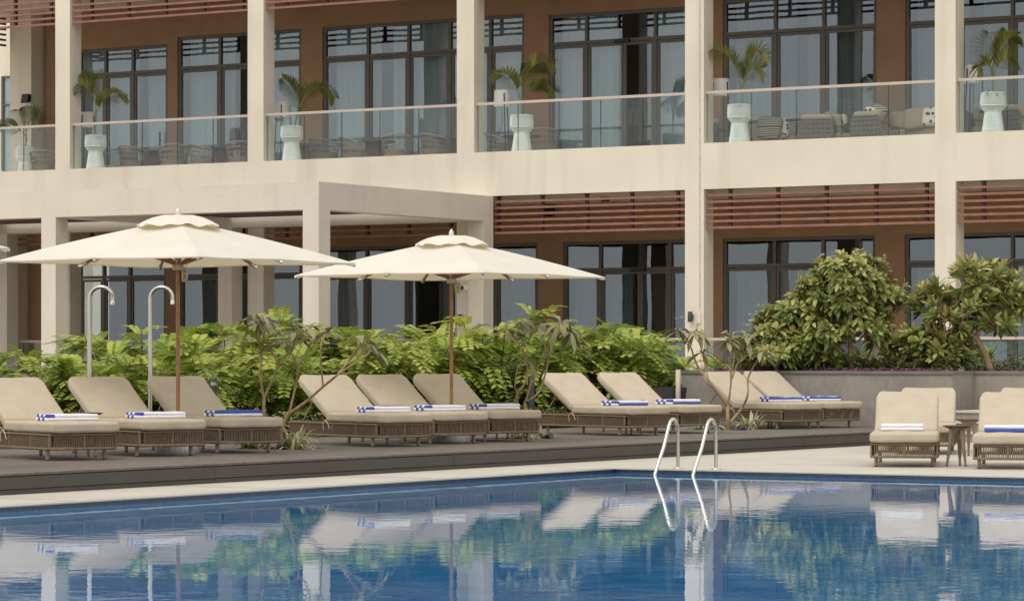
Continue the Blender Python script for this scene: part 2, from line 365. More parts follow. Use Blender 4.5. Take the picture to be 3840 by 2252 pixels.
m = MB(); m.box(-54, -12, YF + CD + .001, YW + 5, U1_, U2_ - .01); m.build('roof_slab', stucco, B)
m = MB(); m.box(-53.5, -12, YW + 4.7, YW + 4.95, .63, U1_); m.build('interior_wall', inside_dark, B)
m = MB(); m.box(-53.5, -12, YW + .9, YW + 4.7, .632, .64); m.box(-53.5, -12, YW + .9, YW + 4.7, FL2 + .002, FL2 + .01); m.build('interior_floor', inside_warm, B)
for px, wd, z0 in ((2345, .45, .64), (2440, .5, .64), (2490, .2, .64), (430, .35, .64)):
    X = x_at(px, YW + 1.3); m = MB(); m.box(X - wd / 2, X + wd / 2, YW + 1.3, YW + 1.4, z0, z0 + 2.7); m.build('interior_panel', inside_warm, B)

upper = [([-51.45, -50.65, -49.82, -48.94, -47.80], 9.15, 8.50, None), ([-47.49, -46.2, -44.95, -43.71], 9.31, 8.53, None), ([-43.07, -41.77, -40.60, -39.43, -38.30, -37.35], 9.31, 8.56, None),
         ([-36.68, -35.70, -33.89, -32.90], 9.23, 8.56, -34.72), ([-32.14, -30.85, -29.66, -28.37], 9.31, 8.55, None), ([-27.69, -26.45, -25.23, -23.95, -22.6], 9.31, 8.54, None), ([-22.0, -20.7, -19.4, -18.1], 9.31, 8.54, None), ([-17.5, -16, -14.6, -13.2], 9.31, 8.54, None)]
lower = [([-51.45, -50.65, -49.88, -49.04, -47.86], 3.97, 3.34, None), ([-47.43, -46.2, -44.95, -43.71], 3.97, 3.34, None), ([-43.07, -41.81, -40.62, -39.43, -38.15, -36.98], 3.97, 3.30, None),
         ([-36.30, -35.33, -33.51, -32.60], 3.97, 3.32, -34.29), ([-32.14, -30.87, -29.68, -28.40], 3.97, 3.35, None), ([-27.70, -26.45, -25.23, -23.95, -22.6], 3.97, 3.36, None), ([-22.0, -20.7, -19.4, -18.1], 3.97, 3.34, None), ([-17.5, -16, -14.6, -13.2], 3.97, 3.34, None)]
rw = random.Random(3)
for floor, ws, zf, zc in (('upper', upper, FL2 + .002, U1_), ('lower', lower, .632, S1)):
    # brown wall: piers between the windows and the band above them
    m = MB(); xs = -51.75 if floor == 'upper' else -52.3; top = 9.31 if floor == 'upper' else 3.97
    m.box(xs, -12, YW - .07, YW + .2, top + .001, zc - .001)
    prev = xs
    for w_ in ws:
        if w_[0][0] - prev > .02: m.box(prev, w_[0][0] - .001, YW - .07, YW + .2, zf, top)
        if w_[1] < top: m.box(w_[0][0], w_[0][-1], YW - .07, YW + .2, w_[1] + .001, top)
        prev = w_[0][-1] + .001
    m.box(prev, -12, YW - .07, YW + .2, zf, top); m.build('brown_wall', brown, B)
    for xsn, zh, zt, mid in ws:
        f = MB(); g = MB(); k = MB(); fw = .075
        a, b = xsn[0], xsn[-1]
        f.box(a, b, YW - .03, YW + .05, zh - fw, zh); f.box(a, b, YW - .03, YW + .05, zf, zf + .06)
        f.box(a, b, YW - .026, YW + .05, zt - fw / 2, zt + fw / 2)
        for i, x in enumerate(xsn):
            o_ = fw / 2 if 0 < i < len(xsn) - 1 else 0
            x0_ = x - o_ if i else x; x1_ = x + o_ if i < len(xsn) - 1 else x
            if i == 0: x1_ = x + fw
            if i == len(xsn) - 1: x0_ = x - fw
            f.box(x0_, x1_, YW - .033, YW + .052, zf + .061, zt - fw / 2 - .001); f.box(x0_, x1_, YW - .033, YW + .052, zt + fw / 2 + .001, zh - fw - .001)
        for i in range(len(xsn) - 1):
            p, q = xsn[i] + fw / 2 + .003, xsn[i + 1] - fw / 2 - .003
            g.box(p, q, YW + .012, YW + .02, zt + fw / 2, zh - fw)
            pairs = [(p, q)]
            if mid and i == 1: pairs = [(p, mid - .004), (mid + .004, q)]
            for (p, q) in pairs:      # leaf frames under the transom
                t0, t1 = zf + .065, zt - fw / 2 - .012; lw = .065 if q - p > .5 else .04
                k.box(p, p + lw, YW - .012, YW + .03, t0, t1); k.box(q - lw, q, YW - .012, YW + .03, t0, t1)
                k.box(p + lw, q - lw, YW - .012, YW + .03, t1 - lw, t1); k.box(p + lw, q - lw, YW - .012, YW + .03, t0, t0 + lw + .05)
                g.box(p + lw - .005, q - lw + .005, YW + .012, YW + .018, t0 + lw, t1 - lw + .01)
        fr = f.build('window', bronze, B); g.build('pane', pane_m, fr); k.build('leaf_frame', bronze, fr)
        # sheer curtains, drawn with gaps
        c = MB(); x = a + .1
        while x < b - .2:
            ln = rw.uniform(.9, 1.7); gap = rw.choice((.0, .0, .25, .7 if floor == 'lower' else .35)); e = min(x + ln, b - .05); nn = max(4, int((e - x) / .03)); vs = []; fs = []
            for i in range(nn + 1):
                xx = x + (e - x) * i / nn; yy = YW + .35 + .045 * math.sin(xx * 40 + 2 * math.sin(xx * 3.1)) + .03 * math.sin(xx * 17)
                vs += [(xx, yy, zf + .02), (xx, yy, zh - .02 if floor == 'upper' else zt - .03)]
            for i in range(nn): fs.append((2 * i, 2 * i + 2, 2 * i + 3, 2 * i + 1))
            if not (mid and x < mid < e) and not (floor == 'lower' and (e < -49.0 or -35.4 < (x + e) / 2 < -33.4)): c.add(vs, fs, True)
            x = e + gap
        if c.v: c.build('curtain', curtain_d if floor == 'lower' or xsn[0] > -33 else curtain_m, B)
# door handles, sensor, dark recesses
m = MB(); X = -48.02
m.bar((X, YW - .1, 6.55), (X, YW - .1, 6.95), .035); m.bar((X, YW - .1, 6.75), (X, YW - .02, 6.75), .025); m.build('door_handle', black, B)
for xa, za in ((-34.92, 8.50), (-34.5, 3.26)): m = MB(); m.box(xa, xa + .37, YW - .12, YW - .035, za, za + .08); m.build('door_sensor', black, B)
# left end: end pier, return louvres, rear wing, vent
m = MB(); m.box(-53.4, -52.34, YW - .5, YW + .3, .63, S1 - .001); m.box(-52.57, -51.86, YW - .5, YW + .3, FL2 + .001, U1_ - .001); m.build('end_pier', stucco, B)
m = MB()
for zb in (9.31, 4.01):
    for i in range(6): m.box(-52.75, -52.69, YF + .5, YW - .5, zb + .137 * i, zb + .137 * i + .05)
    for y in (58.9, 60.2): m.box(-52.68, -52.62, y, y + .07, zb + .03, zb + .835)
m.build('return_louvre', darkred, B)
m = MB(); m.box(-90, -53.6, 70, 74, 0, 14); rwg = m.build('rear_wing', stucco, B)
m = MB(); x0, x1 = x_at(10, 70), x_at(92, 70); zc = lambda y, px=40: CAM_H + (HOR - y) * (70 / ((px - MIDX) / FOC * sn + cs)) / FOC
m.box(x0, x1, 69.93, 69.97, zc(292), zc(285)); m.box(x0, x0 + .08, 69.93, 69.97, zc(640), zc(292)); m.box(x0 + .08, x1, 69.93, 69.97, zc(396), zc(390)); f = m.build('window', bronze, rwg)
m = MB(); m.box(x0 + .08, x1, 69.98, 69.99, zc(640), zc(292)); f = m.build('pane', pane_m, rwg); m = MB(); m.box(x0 + .08, x1, 69.992, 69.997, zc(640), zc(292)); m.build('blind', curtain_m, rwg)
m = MB()
for i in range(18): m.add([(-53.2, YW - .56, 3.27 + .033 * i), (-52.40, YW - .56, 3.27 + .033 * i), (-52.40, YW - .51, 3.295 + .033 * i), (-53.2, YW - .51, 3.295 + .033 * i)], [(0, 1, 2, 3)])
m.box(-53.2, -52.40, YW - .565, YW - .5, 3.2, 3.26); m.build('vent_grille', white_rope, B)
# expansion joint cable with clips and conduit on the wide column
X = x_at(2625, YF)
m = MB(); m.tube([(X, YF - .012, 2.28), (X, YF - .012, 11)], .006, 6); z = 2.4
while z < 11: m.box(X - .014, X + .014, YF - .02, YF - .001, z, z + .012); z += .31
m.build('lightning_cable', beige_metal, B)
m = MB(); m.box(X - .035, X + .03, YF - .035, YF - .001, .64, 2.28); m.build('conduit_cover', stucco, B)
# fixtures on the building
def thing_box(name, label, cat, group=None): return None
def speaker(px, py, Y, w, h, label, dark=True):
    X = x_at(px, Y); d = Y / ((px - MIDX) / FOC * sn + cs); z = CAM_H + (HOR - py) * d / FOC
    t = empty('wall_speaker', (X, Y, z), 0, label, 'speaker', 'black wall speakers of the hotel')
    m = MB(); v = [(-w / 2, -.22, -h / 2 + .02), (w / 2, -.22, -h / 2 + .02), (w / 2, -.16, h / 2), (-w / 2, -.16, h / 2), (-w / 2 * .8, -.05, -h / 2 + .06), (w / 2 * .8, -.05, -h / 2 + .06), (w / 2 * .8, -.03, h / 2 - .02), (-w / 2 * .8, -.03, h / 2 - .02)]
    m.add(v, [(0, 1, 2, 3), (7, 6, 5, 4), (0, 4, 5, 1), (1, 5, 6, 2), (2, 6, 7, 3), (3, 7, 4, 0)]); m.build('cabinet', black, t)
    m = MB(); m.bar((0, -.06, 0), (0, 0, 0), .06, .06); m.build('bracket', graymetal, t)
speaker(110, 373, YW - .52, .22, .26, 'black wall speaker on the cream pier of the leftmost balcony')
speaker(1983, 260, YW - .08, .22, .27, 'black wall speaker half hidden behind a palm frond, beside the white dot')
speaker(2036, 258, YW - .08, .22, .28, 'black wall speaker on the brown pier, right of the palm frond')
speaker(2065, 794, YW - .08, .34, .28, 'black speaker behind the ground floor red slats, above the glass doors')
X = x_at(2017, YW); t = MB(); t.lathe([(.0, 0), (.03, 0), (.03, .03), (0, .035)], 14); o = t.build('thermostat_button', white_rope, None, (X - .0, YW - .07, CAM_H + (HOR - 262) * 71.6 / FOC), (R(90), 0, 0)); tag(o, 'small white round button between the two black wall speakers', 'button')
X = x_at(2270, 59.5); t = MB(); t.lathe([(.09, -.10), (.10, -.09), (.11, 0)], 20); o = t.build('ceiling_downlight', black, None, (X, 59.5, S1 - .002)); tag(o, 'black surface downlight under the slab above the red slats', 'light')
X = x_at(3337, YW); t = empty('fire_bell', (X, YW - .07, 0), 0, 'round red fire bell on the brown wall above the plumeria', 'alarm bell'); d = YW / ((3337 - MIDX) / FOC * sn + cs); t.location.z = CAM_H + (HOR - 1053) * d / FOC
m = MB(); m.lathe([(.07, 0), (.13, .03), (.14, .07), (.11, .11), (.04, .125), (0, .127)], 24); m.build('gong', bell_m, t, (0, 0, 0), (R(90), 0, 0)); m = MB(); m.lathe([(.02, .12), (.02, .15), (0, .15)], 10); m.build('centre_nut', steel, t, (0, 0, 0), (R(90), 0, 0))
def wall_light(px, py, Y, label, Xo=None):
    X = x_at(px, Y) if Xo is None else Xo; d = Y / ((px - MIDX) / FOC * sn + cs); z = CAM_H + (HOR - py) * d / FOC
    t = empty('wall_light', (X, Y, z), 0, label, 'wall light', 'dark cylinder wall lights')
    m = MB(); m.lathe([(.045, -.11), (.05, -.105), (.05, .105), (.045, .11)], 16, (0, -.10, 0)); m.build('lamp_body', graymetal, t)
    m = MB(); m.box(-.03, .03, -.06, 0, -.05, .05); m.build('mount', graymetal, t)
wall_light(1733, 1197, YF, 'dark cylinder wall light on the cream column behind the right parasol'); wall_light(2596, 1187, YF, 'dark cylinder wall light on the wide column beside the conduit')
t = empty('flood_lamp', (x_at(1750, YF), YF, 2.85), 0, 'small white flood lamp fixed to the column behind the right parasol', 'light')
m = MB(); m.box(-.06, .06, -.05, 0, -.05, .05); m.build('mount', white_rope, t); m = MB(); m.tube([(-.05, -.05, 0), (-.17, -.12, -.03)], [.03, .05], 12); m.build('lamp_head', graymetal, t)
# ---------------------------------------------------------------- pergola
P = empty('pergola', (0, 0, 0), 0, 'cream stucco pergola frame with a slatted roof in front of the hotel', 'pergola')
FY0, FY1, HY0, HY1 = 51.18, 51.58, 57.45, YF - .002; PXc = [-49.76, -43.02, -36.195]; PB, PT = 4.286, 4.843
for x in PXc:
    for (a, b) in ((FY0, FY1), (HY0, HY1)):
        m = MB(); m.box(x, x + .395, a, b, 0, PB if True else PT); m.build('column', stucco2, P)
m = MB(); m.box(-53, -35.8, FY0, FY1, PB + .0, PT); m.build('front_beam', stucco2, P)
m = MB(); m.box(-53, -35.8, HY0, HY1, PB + .0, PT); m.build('rear_beam', stucco2, P)
for x in PXc: m = MB(); m.box(x, x + .395, FY1, HY0, PB, PT - (.0 if x > -37 else .003)); m.build('cross_beam', stucco2, P)
m = MB(); y = FY1 + .06
while y < HY0 - .08: m.box(-52.9, -43.03, y, y + .06, PB + .22, PB + .30); m.box(-42.62, -36.2, y, y + .06, PB + .22, PB + .30); y += .14
m.build('slat_canopy', darkred, P)
# ---------------------------------------------------------------- sun loungers
def make_lounger():
    t = empty('sun_lounger', (0, 0, 0))
    W, Ln = .39, 2.12; z0, z1 = .125, .275
    m = MB()
    def loop(z, r):
        c = .05; pts = []
        for cx, cy, a in ((W - c, c, -90), (W - c, Ln - c, 0), (-W + c, Ln - c, 90), (-W + c, c, 180)):
            for k in range(4): q = R(a + 30 * k); pts.append((cx + c * math.cos(q), cy + c * math.sin(q), z))
        m.tube(pts, r, 8, closed=True)
    loop(z0, .016); loop(z1, .014)
    for x, y in ((0, 0), (-W, .5), (W, .5), (-W, 1.05), (W, 1.05), (-W, 1.6), (W, 1.6), (-W, .03), (W, .03), (0, Ln)): m.bar((x, y, z0), (x, y, z1), .022, .022)
    for y in (.5, 1.05, 1.6): m.bar((-W, y, z1 - .02), (W, y, z1 - .02), .03)
    for sx in (-1, 1):
        for a, b in ((.55, 1.0), (1.1, 1.55)): m.bar((sx * (W - .04), a, z0 + .02), (sx * (W - .04), b, z1 - .03), .014); 
    m.build('frame', rope, t)
    m = MB()
    n = 34
    for i in range(n):
        x = -W + .04 + (2 * W - .08) * i / (n - 1)
        for y in (0, Ln): m.tube([(x, y, z0), (x + .004, y, z1)], .0066, 5, caps=False)
    n = 84
    for i in range(n):
        y = .04 + (Ln - .08) * i / (n - 1)
        for x in (-W, W): m.tube([(x, y, z0), (x, y + .004, z1)], .0066, 5, caps=False)
    m.build('rope_weave', rope, t)
    for x in (-.335, .335):
        for y in (.2, 1.82):
            m = MB(); m.lathe([(.021, .012), (.024, z0)], 12, (x, y, 0)); lg = m.build('leg', taupe, t)
            m = MB(); m.lathe([(.018, 0), (.021, .012)], 12, (x, y, 0)); m.build('rubber_foot', rubber, lg)
    piv = 1.2
    def puff(P):
        P = P.copy(); P.z += .011 * noise.noise((P.x * 4, P.y * 4, 1)) + .004 * noise.noise((P.x * 12, P.y * 9, 3)); P.x += .007 * noise.noise((P.x * 3, P.y * 8, 4)); P.y += .005 * noise.noise((P.x * 9, 2, P.z * 6)); return P
    m = MB(); m.rbox(.408, (piv + .05) / 2, .058, .036, Matrix.Translation((0, piv / 2 - .025, z1 + .075)), .012, 4, 8, puff); m.build('seat_cushion', fabric, t)
    ang = R(32); M = Matrix.Translation((0, piv + .035, z1 + .045)) @ Matrix.Rotation(ang, 4, 'X') @ Matrix.Translation((0, .445, .06))
    def back(P):
        P = puff(P); dy = min(1, max(0, (P.y - .335) / .11)); P.x *= (.385 - .10 * (1 - math.sqrt(1 - dy * dy * .98))) / .385; return P
    m = MB(); m.rbox(.385, .445, .058, .04, M, .012, 4, 10, back); m.build('back_cushion', fabric, t)
    m = MB()
    for x in (-.3, .3):
        a = Vector((x, piv + .03, z1 + .01)); b = a + Vector((0, math.cos(ang) * .82, math.sin(ang) * .82)); m.bar(a, b, .025); m.bar(a.lerp(b, .62), (x, piv + .74, z1 - .01), .014)
    m.bar((-.3, b.y, b.z), (.3, b.y, b.z), .02); m.bar((-.3, piv + .03, z1 + .01), (.3, piv + .03, z1 + .01), .02)
    m.build('back_support', taupe, t)
    m = MB(); p = Vector((-W - .012, piv + .01, z1 + .03)); m.tube([p, p + Vector((-.012, -.03, .01)), p + Vector((-.012, -.08, -.03)), p + Vector((-.004, -.11, -.10))], .006, 5); m.tube([p, p + Vector((-.014, .03, -.03)), p + Vector((-.010, .02, -.12))], .006, 5); m.build('tie_cord', ropecord, t)
    return t
LG = 'tan sun loungers around the pool'
lou = [  # X, Y, lean of the long axis from the view direction (deg, left positive), label
 (-21.362, 25.991, 33.5, 'tan cushioned sun lounger at far left of the deck, cut by the frame edge'),
 (-21.362, 27.526, 33.5, 'tan cushioned sun lounger under the left parasol, second from left'),
 (-21.318, 28.947, 33.5, 'tan cushioned sun lounger carrying the mostly blue folded towel, behind the left parasol pole'),
 (-21.234, 32.015, 35, 'tan cushioned sun lounger crossed by a bare young plumeria branch, left of the right parasol'),
 (-21.280, 33.388, 35, 'tan cushioned sun lounger directly left of the right parasol pole, above the granite base'),
 (-21.278, 34.714, 34, 'tan cushioned sun lounger whose backrest the right parasol pole crosses'),
 (-21.302, 38.317, 38, 'tan cushioned sun lounger behind the left ladder rail, front one of its pair'),
 (-21.280, 39.862, 37, 'tan cushioned sun lounger left of the planter wall end, rear of its pair'),
 (-21.215, 43.1, 36.5, 'tan cushioned sun lounger behind the forked young plumeria, in front of the grey wall'),
 (-21.05, 44.2, 38, 'tan cushioned sun lounger closest to the grey planter wall, last on the deck')]
rl = [(on_ground(3392, 1749), -8.5, 'tan sun lounger facing the pool on the paving, white folded towel on it, nearest left'),
      (on_ground(3466, 1702), -9.5, 'tan sun lounger mostly hidden behind the front facing one, left of the side tables'),
      (on_ground(3781, 1757), -10.5, 'tan sun lounger facing the pool at the right frame edge, towel white over blue'),
      (on_ground(3842, 1703), -11, 'tan sun lounger behind the one at the right frame edge, only its backrest showing')]
proto = make_lounger(); places = []
for X, Y, a, lab in lou: places.append((Vector((X, Y, DZ)), R(a) + YAW, lab))
for p, a, lab in rl: places.append((p, R(a) + YAW, lab))
loungers = []
for i, (p, rz, lab) in enumerate(places):
    o = proto if i == 0 else copy_tree(proto)
    d = Vector((-math.sin(rz), math.cos(rz), 0)); o.location = p - d * .2; o.rotation_euler = (0, 0, rz); tag(o, lab, 'sun lounger', LG); loungers.append(o)
# ---------------------------------------------------------------- towels
def make_towel(style, seed):
    """folded pool towel: three soft folds, checked end where the stripes stack up"""
    rr = random.Random(seed); m = MB(); Lh, Wd = .30, .16; th = .036
    def soft(P, k):
        P = P.copy(); P.z += .004 * noise.noise((P.x * 6 + seed, P.y * 7, k)); P.x += .006 * noise.noise((P.y * 5, k, seed)); return P
    for k in range(2):
        zc = th * (.5 + k) * .98; x0 = -Lh + .012 * k; x1 = x0 + .10; W2 = Wd - .004 * k; nb = 5
        for j in range(nb):     # striped end: the stripes of both folds meet there as checks
            m.m = (j + k) % 2; a = -W2 + 2 * W2 * j / nb; b = a + 2 * W2 / nb
            m.rbox(.05, (b - a) / 2 + .003, th / 2, th / 2 * .8, Matrix.Translation((x0 + .05, (a + b) / 2, zc)), 0, 3, 2, lambda P: soft(P, k))
        m.m = {'white': (0, 0), 'blue': (0, 1), 'bluebase': (1, 0), 'bluetop': (0, 1)}[style][k]
        m.rbox((Lh - x1) / 2 + .01, W2 + .006, th / 2 + .001, th / 2, Matrix.Translation(((x1 + Lh) / 2, 0, zc)), 0, 3, 6, lambda P: soft(P, k + 5))
        if style == 'bluetop' and k == 1:
            m.m = 0; m.rbox((Lh - x1) / 2, .05, th / 2, th / 2, Matrix.Translation(((x1 + Lh) / 2, -.11, zc + .002)), 0, 3, 4)
    return m
tw = [(0, .52, .04, 'white', 'white folded towel with blue checked end on the far left lounger'), (1, .52, .05, 'white', 'white folded towel with blue checked end, left of the left parasol pole'),
      (2, .52, .04, 'blue', 'royal blue folded towel with white checked end on the third lounger from left'), (3, .52, .02, 'white', 'white folded towel with blue checked end on the lounger behind the plumeria branch'),
      (4, .52, .02, 'white', 'white folded towel with checked end at the foot of the right parasol pole'), (5, .52, .02, 'white', 'white folded towel with checked end, first to the right of the right parasol pole'),
      (6, .52, .02, 'bluebase', 'folded towel with a blue underside on the lounger behind the left ladder rail'), (7, .52, .02, 'bluebase', 'folded towel with blue underside on the lounger beside the end of the wall'),
      (8, .52, .02, 'bluetop', 'folded towel with a blue top stripe, beside the side table at the grey wall'), (9, .52, .0, 'bluetop', 'folded blue and white towel on the lounger closest to the grey wall')]
for i, a, lat, st, lab in tw:
    lo = loungers[i]; rz = lo.rotation_euler.z; d = Vector((-math.sin(rz), math.cos(rz), 0)); r = Vector((math.cos(rz), math.sin(rz), 0))
    o = make_towel(st, i).build('folded_towel', [white_t, blue_t], None, lo.location + d * a + r * lat + Vector((0, 0, .418)), (0, 0, rz - R(3) + R(random.uniform(-4, 4)))); tag(o, lab, 'towel', 'folded pool towels on the loungers')
for i, st, lab in ((10, 'plain', 'plain white folded towel with thin blue edge, against the front facing backrest'), (12, 'band', 'folded towel white above navy blue, on the lounger at the right frame edge')):
    lo = loungers[i]; rz = lo.rotation_euler.z; d = Vector((-math.sin(rz), math.cos(rz), 0)); r = Vector((math.cos(rz), math.sin(rz), 0)); m = MB()
    for k in range(2):
        m.m = 1 if (st == 'band' and k == 0) else 0
        m.rbox(.255, .14 - .01 * k, .021, .02, Matrix.Translation((0, 0, .021 + .041 * k)), 0, 4, 8, lambda P: Vector((P.x, P.y, P.z + .006 * noise.noise((P.x * 5, P.y * 6, k + i)))))
    if st == 'plain': m.m = 1; m.rbox(.02, .128, .0195, .019, Matrix.Translation((.222, 0, .0625)), 0, 3, 3)
    o = m.build('folded_towel', [white_t, blue_t], None, lo.location + d * .72 - r * .04 + Vector((0, 0, .418)), (0, 0, rz + R(2))); tag(o, lab, 'towel', 'folded pool towels on the loungers')
# ---------------------------------------------------------------- side tables
def make_table():
    t = empty('side_table', (0, 0, 0)); H = .49
    m = MB(); m.lathe([(.14, H - .028), (.175, H - .012), (.18, H), (.172, H - .001), (.165, H - .006), (0, H - .006)], 32); m.build('table_top', tabletop, t)
    m = MB(); m.lathe([(.06, H - .07), (.125, H - .029)], 20); m.build('table_collar', tableleg, t)
    for k in range(3):
        a = R(100 + 120 * k); ca, sa = math.cos(a), math.sin(a)
        m = MB(); m.tube([(.13 * ca, .13 * sa, .012), (.085 * ca, .085 * sa, .33), (.07 * ca, .07 * sa, H - .03)], [.013, .028, .034], 10); lg = m.build('leg', tableleg, t)
        m = MB(); m.lathe([(.012, 0), (.014, .014)], 10, (.13 * ca, .13 * sa, 0)); m.build('foot_cap', rubber, lg)
    return t
tb = make_table()
tabs = [(-21.962, 26.903, DZ, 20, 'round wooden side table at the left, between the first two loungers'), (-21.897, 32.933, DZ, 50, 'round wooden side table behind the towel left of the right parasol pole'),
        (-21.877, 35.677, DZ, 10, 'round wooden side table right of the right parasol pole beside the thin bare tree'), (-21.765, 39.003, DZ, 70, 'round wooden side table between the two loungers behind the pool ladder'),
        (-21.876, 43.75, DZ, 35, 'round wooden side table between the two loungers along the grey wall'), (*on_ground(3590.6, 1746.6)[:2], 0, 0, 'three legged side table on the paving, the nearer and lower looking of two'),
        (*on_ground(3633.4, 1708.7)[:2], 0, 15, 'three legged side table on the paving, behind the nearer one by the steps')]
for i, (x, y, z, a, lab) in enumerate(tabs):
    o = tb if i == 0 else copy_tree(tb); o.location = (x, y, z); o.rotation_euler = (0, 0, R(a)); tag(o, lab, 'side table', 'round three legged side tables')
# ---------------------------------------------------------------- parasols
def make_parasol():
    t = empty('parasol', (0, 0, 0)); Rc, ez, tz = 2.08, 2.185, 2.675
    m = MB(); m.lathe([(.255, 0), (.26, .01), (.26, .085), (.25, .095), (.05, .095)], 40); b = m.build('granite_base', granite, t)
    m = MB(); m.lathe([(.028, .095), (.028, .33), (.026, .335)], 16); m.build('steel_sleeve', steel, t)
    m = MB(); m.lathe([(.024, .33), (.024, 2.12)], 16); m.build('pole', polewood, t)
    m = MB(); m.lathe([(.023, 2.12), (.023, 2.65)], 12); m.build('upper_pole', polewood, t)
    m = MB(); m.lathe([(.05, 2.09), (.065, 2.095), (.065, 2.15), (.055, 2.155), (.05, 2.20), (.03, 2.21)], 20); m.build('hub', ropecord, t)
    # canopy: 8 gores, edges straight, panels sagging slightly
    tips = []
    for k in range(8):
        a = R(45 * k); r = Rc if k % 2 == 0 else Rc / math.sqrt(2) * 1.0; tips.append(Vector((r * math.cos(a), r * math.sin(a), ez + (0 if k % 2 == 0 else .012))))
    m = MB(); nr, ns = 10, 6; top = Vector((0, 0, tz))
    def surf(k, u, v):   # u from apex to rim, v across the gore
        A, Bt = tips[k], tips[(k + 1) % 8]
        ra = top.lerp(A, u); rb = top.lerp(Bt, u); 
        crv = lambda q, e: .07 * math.sin(math.pi * min(1, u * 1.05)) 
        p = ra.lerp(rb, v); p.z += .022 * math.sin(math.pi * u) - .022 * u * math.sin(math.pi * v) * (1 - .75 * u)
        return p
    for k in range(8):
        vs = [surf(k, .16 + .84 * i / nr, j / ns) for i in range(nr + 1) for j in range(ns + 1)]
        fs = [(i * (ns + 1) + j, (i + 1) * (ns + 1) + j, (i + 1) * (ns + 1) + j + 1, i * (ns + 1) + j + 1) for i in range(nr) for j in range(ns)]
        m.add(vs, fs, True)
        e0 = [surf(k, 1, j / ns) for j in range(ns + 1)]     # short hem
        hv = e0 + [p - Vector((0, 0, .010)) + p.normalized() * -.004 for p in e0]; m.add(hv, [(j, j + 1, ns + 2 + j, ns + 1 + j) for j in range(ns)], True)
    cn = m.build('canopy', canopy_m, t)
    m = MB(); n = 64; prof = [(0.03, 2.725), (.19, 2.718), (.30, 2.688), (.39, 2.644), (.47, 2.588)]; vs = []; fs = []
    for i, (r, z) in enumerate(prof):
        for k in range(n):
            a = 2 * math.pi * k / n; sq = 1 / max(abs(math.cos(a)), abs(math.sin(a))) ** .55; sc_ = (i / 4) ** 2
            wv = .018 * (0.5 + .5 * math.cos(8 * a)) * sc_ + .012 * math.sin(13 * a + 1) * sc_
            vs.append((r * sq * math.cos(a), r * sq * math.sin(a), z - .05 * sc_ * (sq - 1) + wv))
    for i in range(4):
        for k in range(n): fs.append((i * n + k, i * n + (k + 1) % n, (i + 1) * n + (k + 1) % n, (i + 1) * n + k))
    m.add(vs, fs, True); m.build('vent_cap', canopy_m, cn)
    m = MB(); m.lathe([(.036, 2.715), (.036, 2.75), (.028, 2.78), (.013, 2.805), (0, 2.815)], 16); m.build('finial', steel, t)
    for k in range(8):
        m = MB(); tip = surf(k, 1.0, 0); pts = [surf(k, u, 0) - Vector((0, 0, .03)) for u in (.03, .25, .5, .75, .93)]
        for a, b in zip(pts, pts[1:]): m.bar(a, b, .022, .032)
        rb = m.build('rib', polewood, t)
        e = pts[-1]; dr = (tip - surf(k, .8, 0)).normalized()
        m = MB(); m.bar(e, e + dr * .12, .034, .036); m.tube([e + dr * .12, e + dr * .15], [.02, .012], 8); m.build('rib_end_cap', steel, rb)
        h = Vector((tip.x, tip.y, 0)).normalized() * .06 + Vector((0, 0, 2.17)); q = surf(k, .42, 0) - Vector((0, 0, .05))
        m = MB(); m.bar(h, q, .022, .034); m.build('strut', polewood, rb)
    m = MB(); rr = random.Random(2)
    for i in range(5):
        pts = [(.07 + .03 * math.cos(q / 10 * 2 * math.pi + i) , -.05 + .05 * math.sin(i) + .05 * math.cos(q / 10 * 2 * math.pi), 2.03 + .07 * math.sin(q / 10 * 2 * math.pi)) for q in range(11)]
        m.tube(pts, .006, 5)
    m.tube([(.05, -.05, 2.1), (.11, -.08, 2.16), (.06, -.03, 2.25), (.03, 0, 2.4)], .005, 5)
    m.build('cord_coil', ropecord, t); return t
pr = make_parasol()
PG = 'cream square parasols on the deck'
for i, (x, y, dz, lab) in enumerate(((-21.95, 28.544, .02, 'large cream parasol at left, wooden pole rising among the first three loungers'), (-21.858, 34.282, -.02, 'large cream parasol near the centre, wooden pole behind the middle loungers'), (-21.58, 21.975, -.01, 'cream parasol almost out of frame at left, only one corner tip showing'))):
    o = pr if i == 0 else copy_tree(pr); o.location = (x, y, DZ); o.rotation_euler = (0, 0, YAW + R(12.3)); o.scale = (1, 1, 1 + dz / 2.4); tag(o, lab, 'parasol', PG)
# ---------------------------------------------------------------- outdoor showers
def make_shower():
    t = empty('outdoor_shower', (0, 0, 0)); r = .145
    m = MB(); m.lathe([(.06, 0), (.06, .012), (.03, .02)], 20); m.build('floor_flange', chrome, t)
    m = MB(); m.tube([(0, 0, .01), (0, 0, 1.35)], .028, 14); m.build('lower_pipe', chrome, t)
    m = MB(); pts = [(0, 0, 1.35), (0, 0, 1.82)] + [(r - r * math.cos(R(k)), 0, 1.82 + r * math.sin(R(k))) for k in range(12, 181, 12)] + [(2 * r, 0, 1.79)]
    m.tube(pts, .0245, 14); m.build('gooseneck', chrome, t)
    m = MB(); m.lathe([(.027, 1.745), (.027, 1.79), (.022, 1.795)], 14, (2 * r, 0, 0)); m.build('shower_head', steel, t); return t
sh = make_shower()
for i, (x, y, z, lab) in enumerate(((-24.2, 29.70, .2, 'curved chrome outdoor shower pole, the left one, behind the second lounger'), (-24.45, 31.22, .23, 'curved chrome outdoor shower pole, the right one, nearest the left parasol pole'))):
    o = sh if i == 0 else copy_tree(sh); o.location = (x, y, z); o.rotation_euler = (0, 0, YAW - R(8)); tag(o, lab, 'shower', 'chrome outdoor showers')
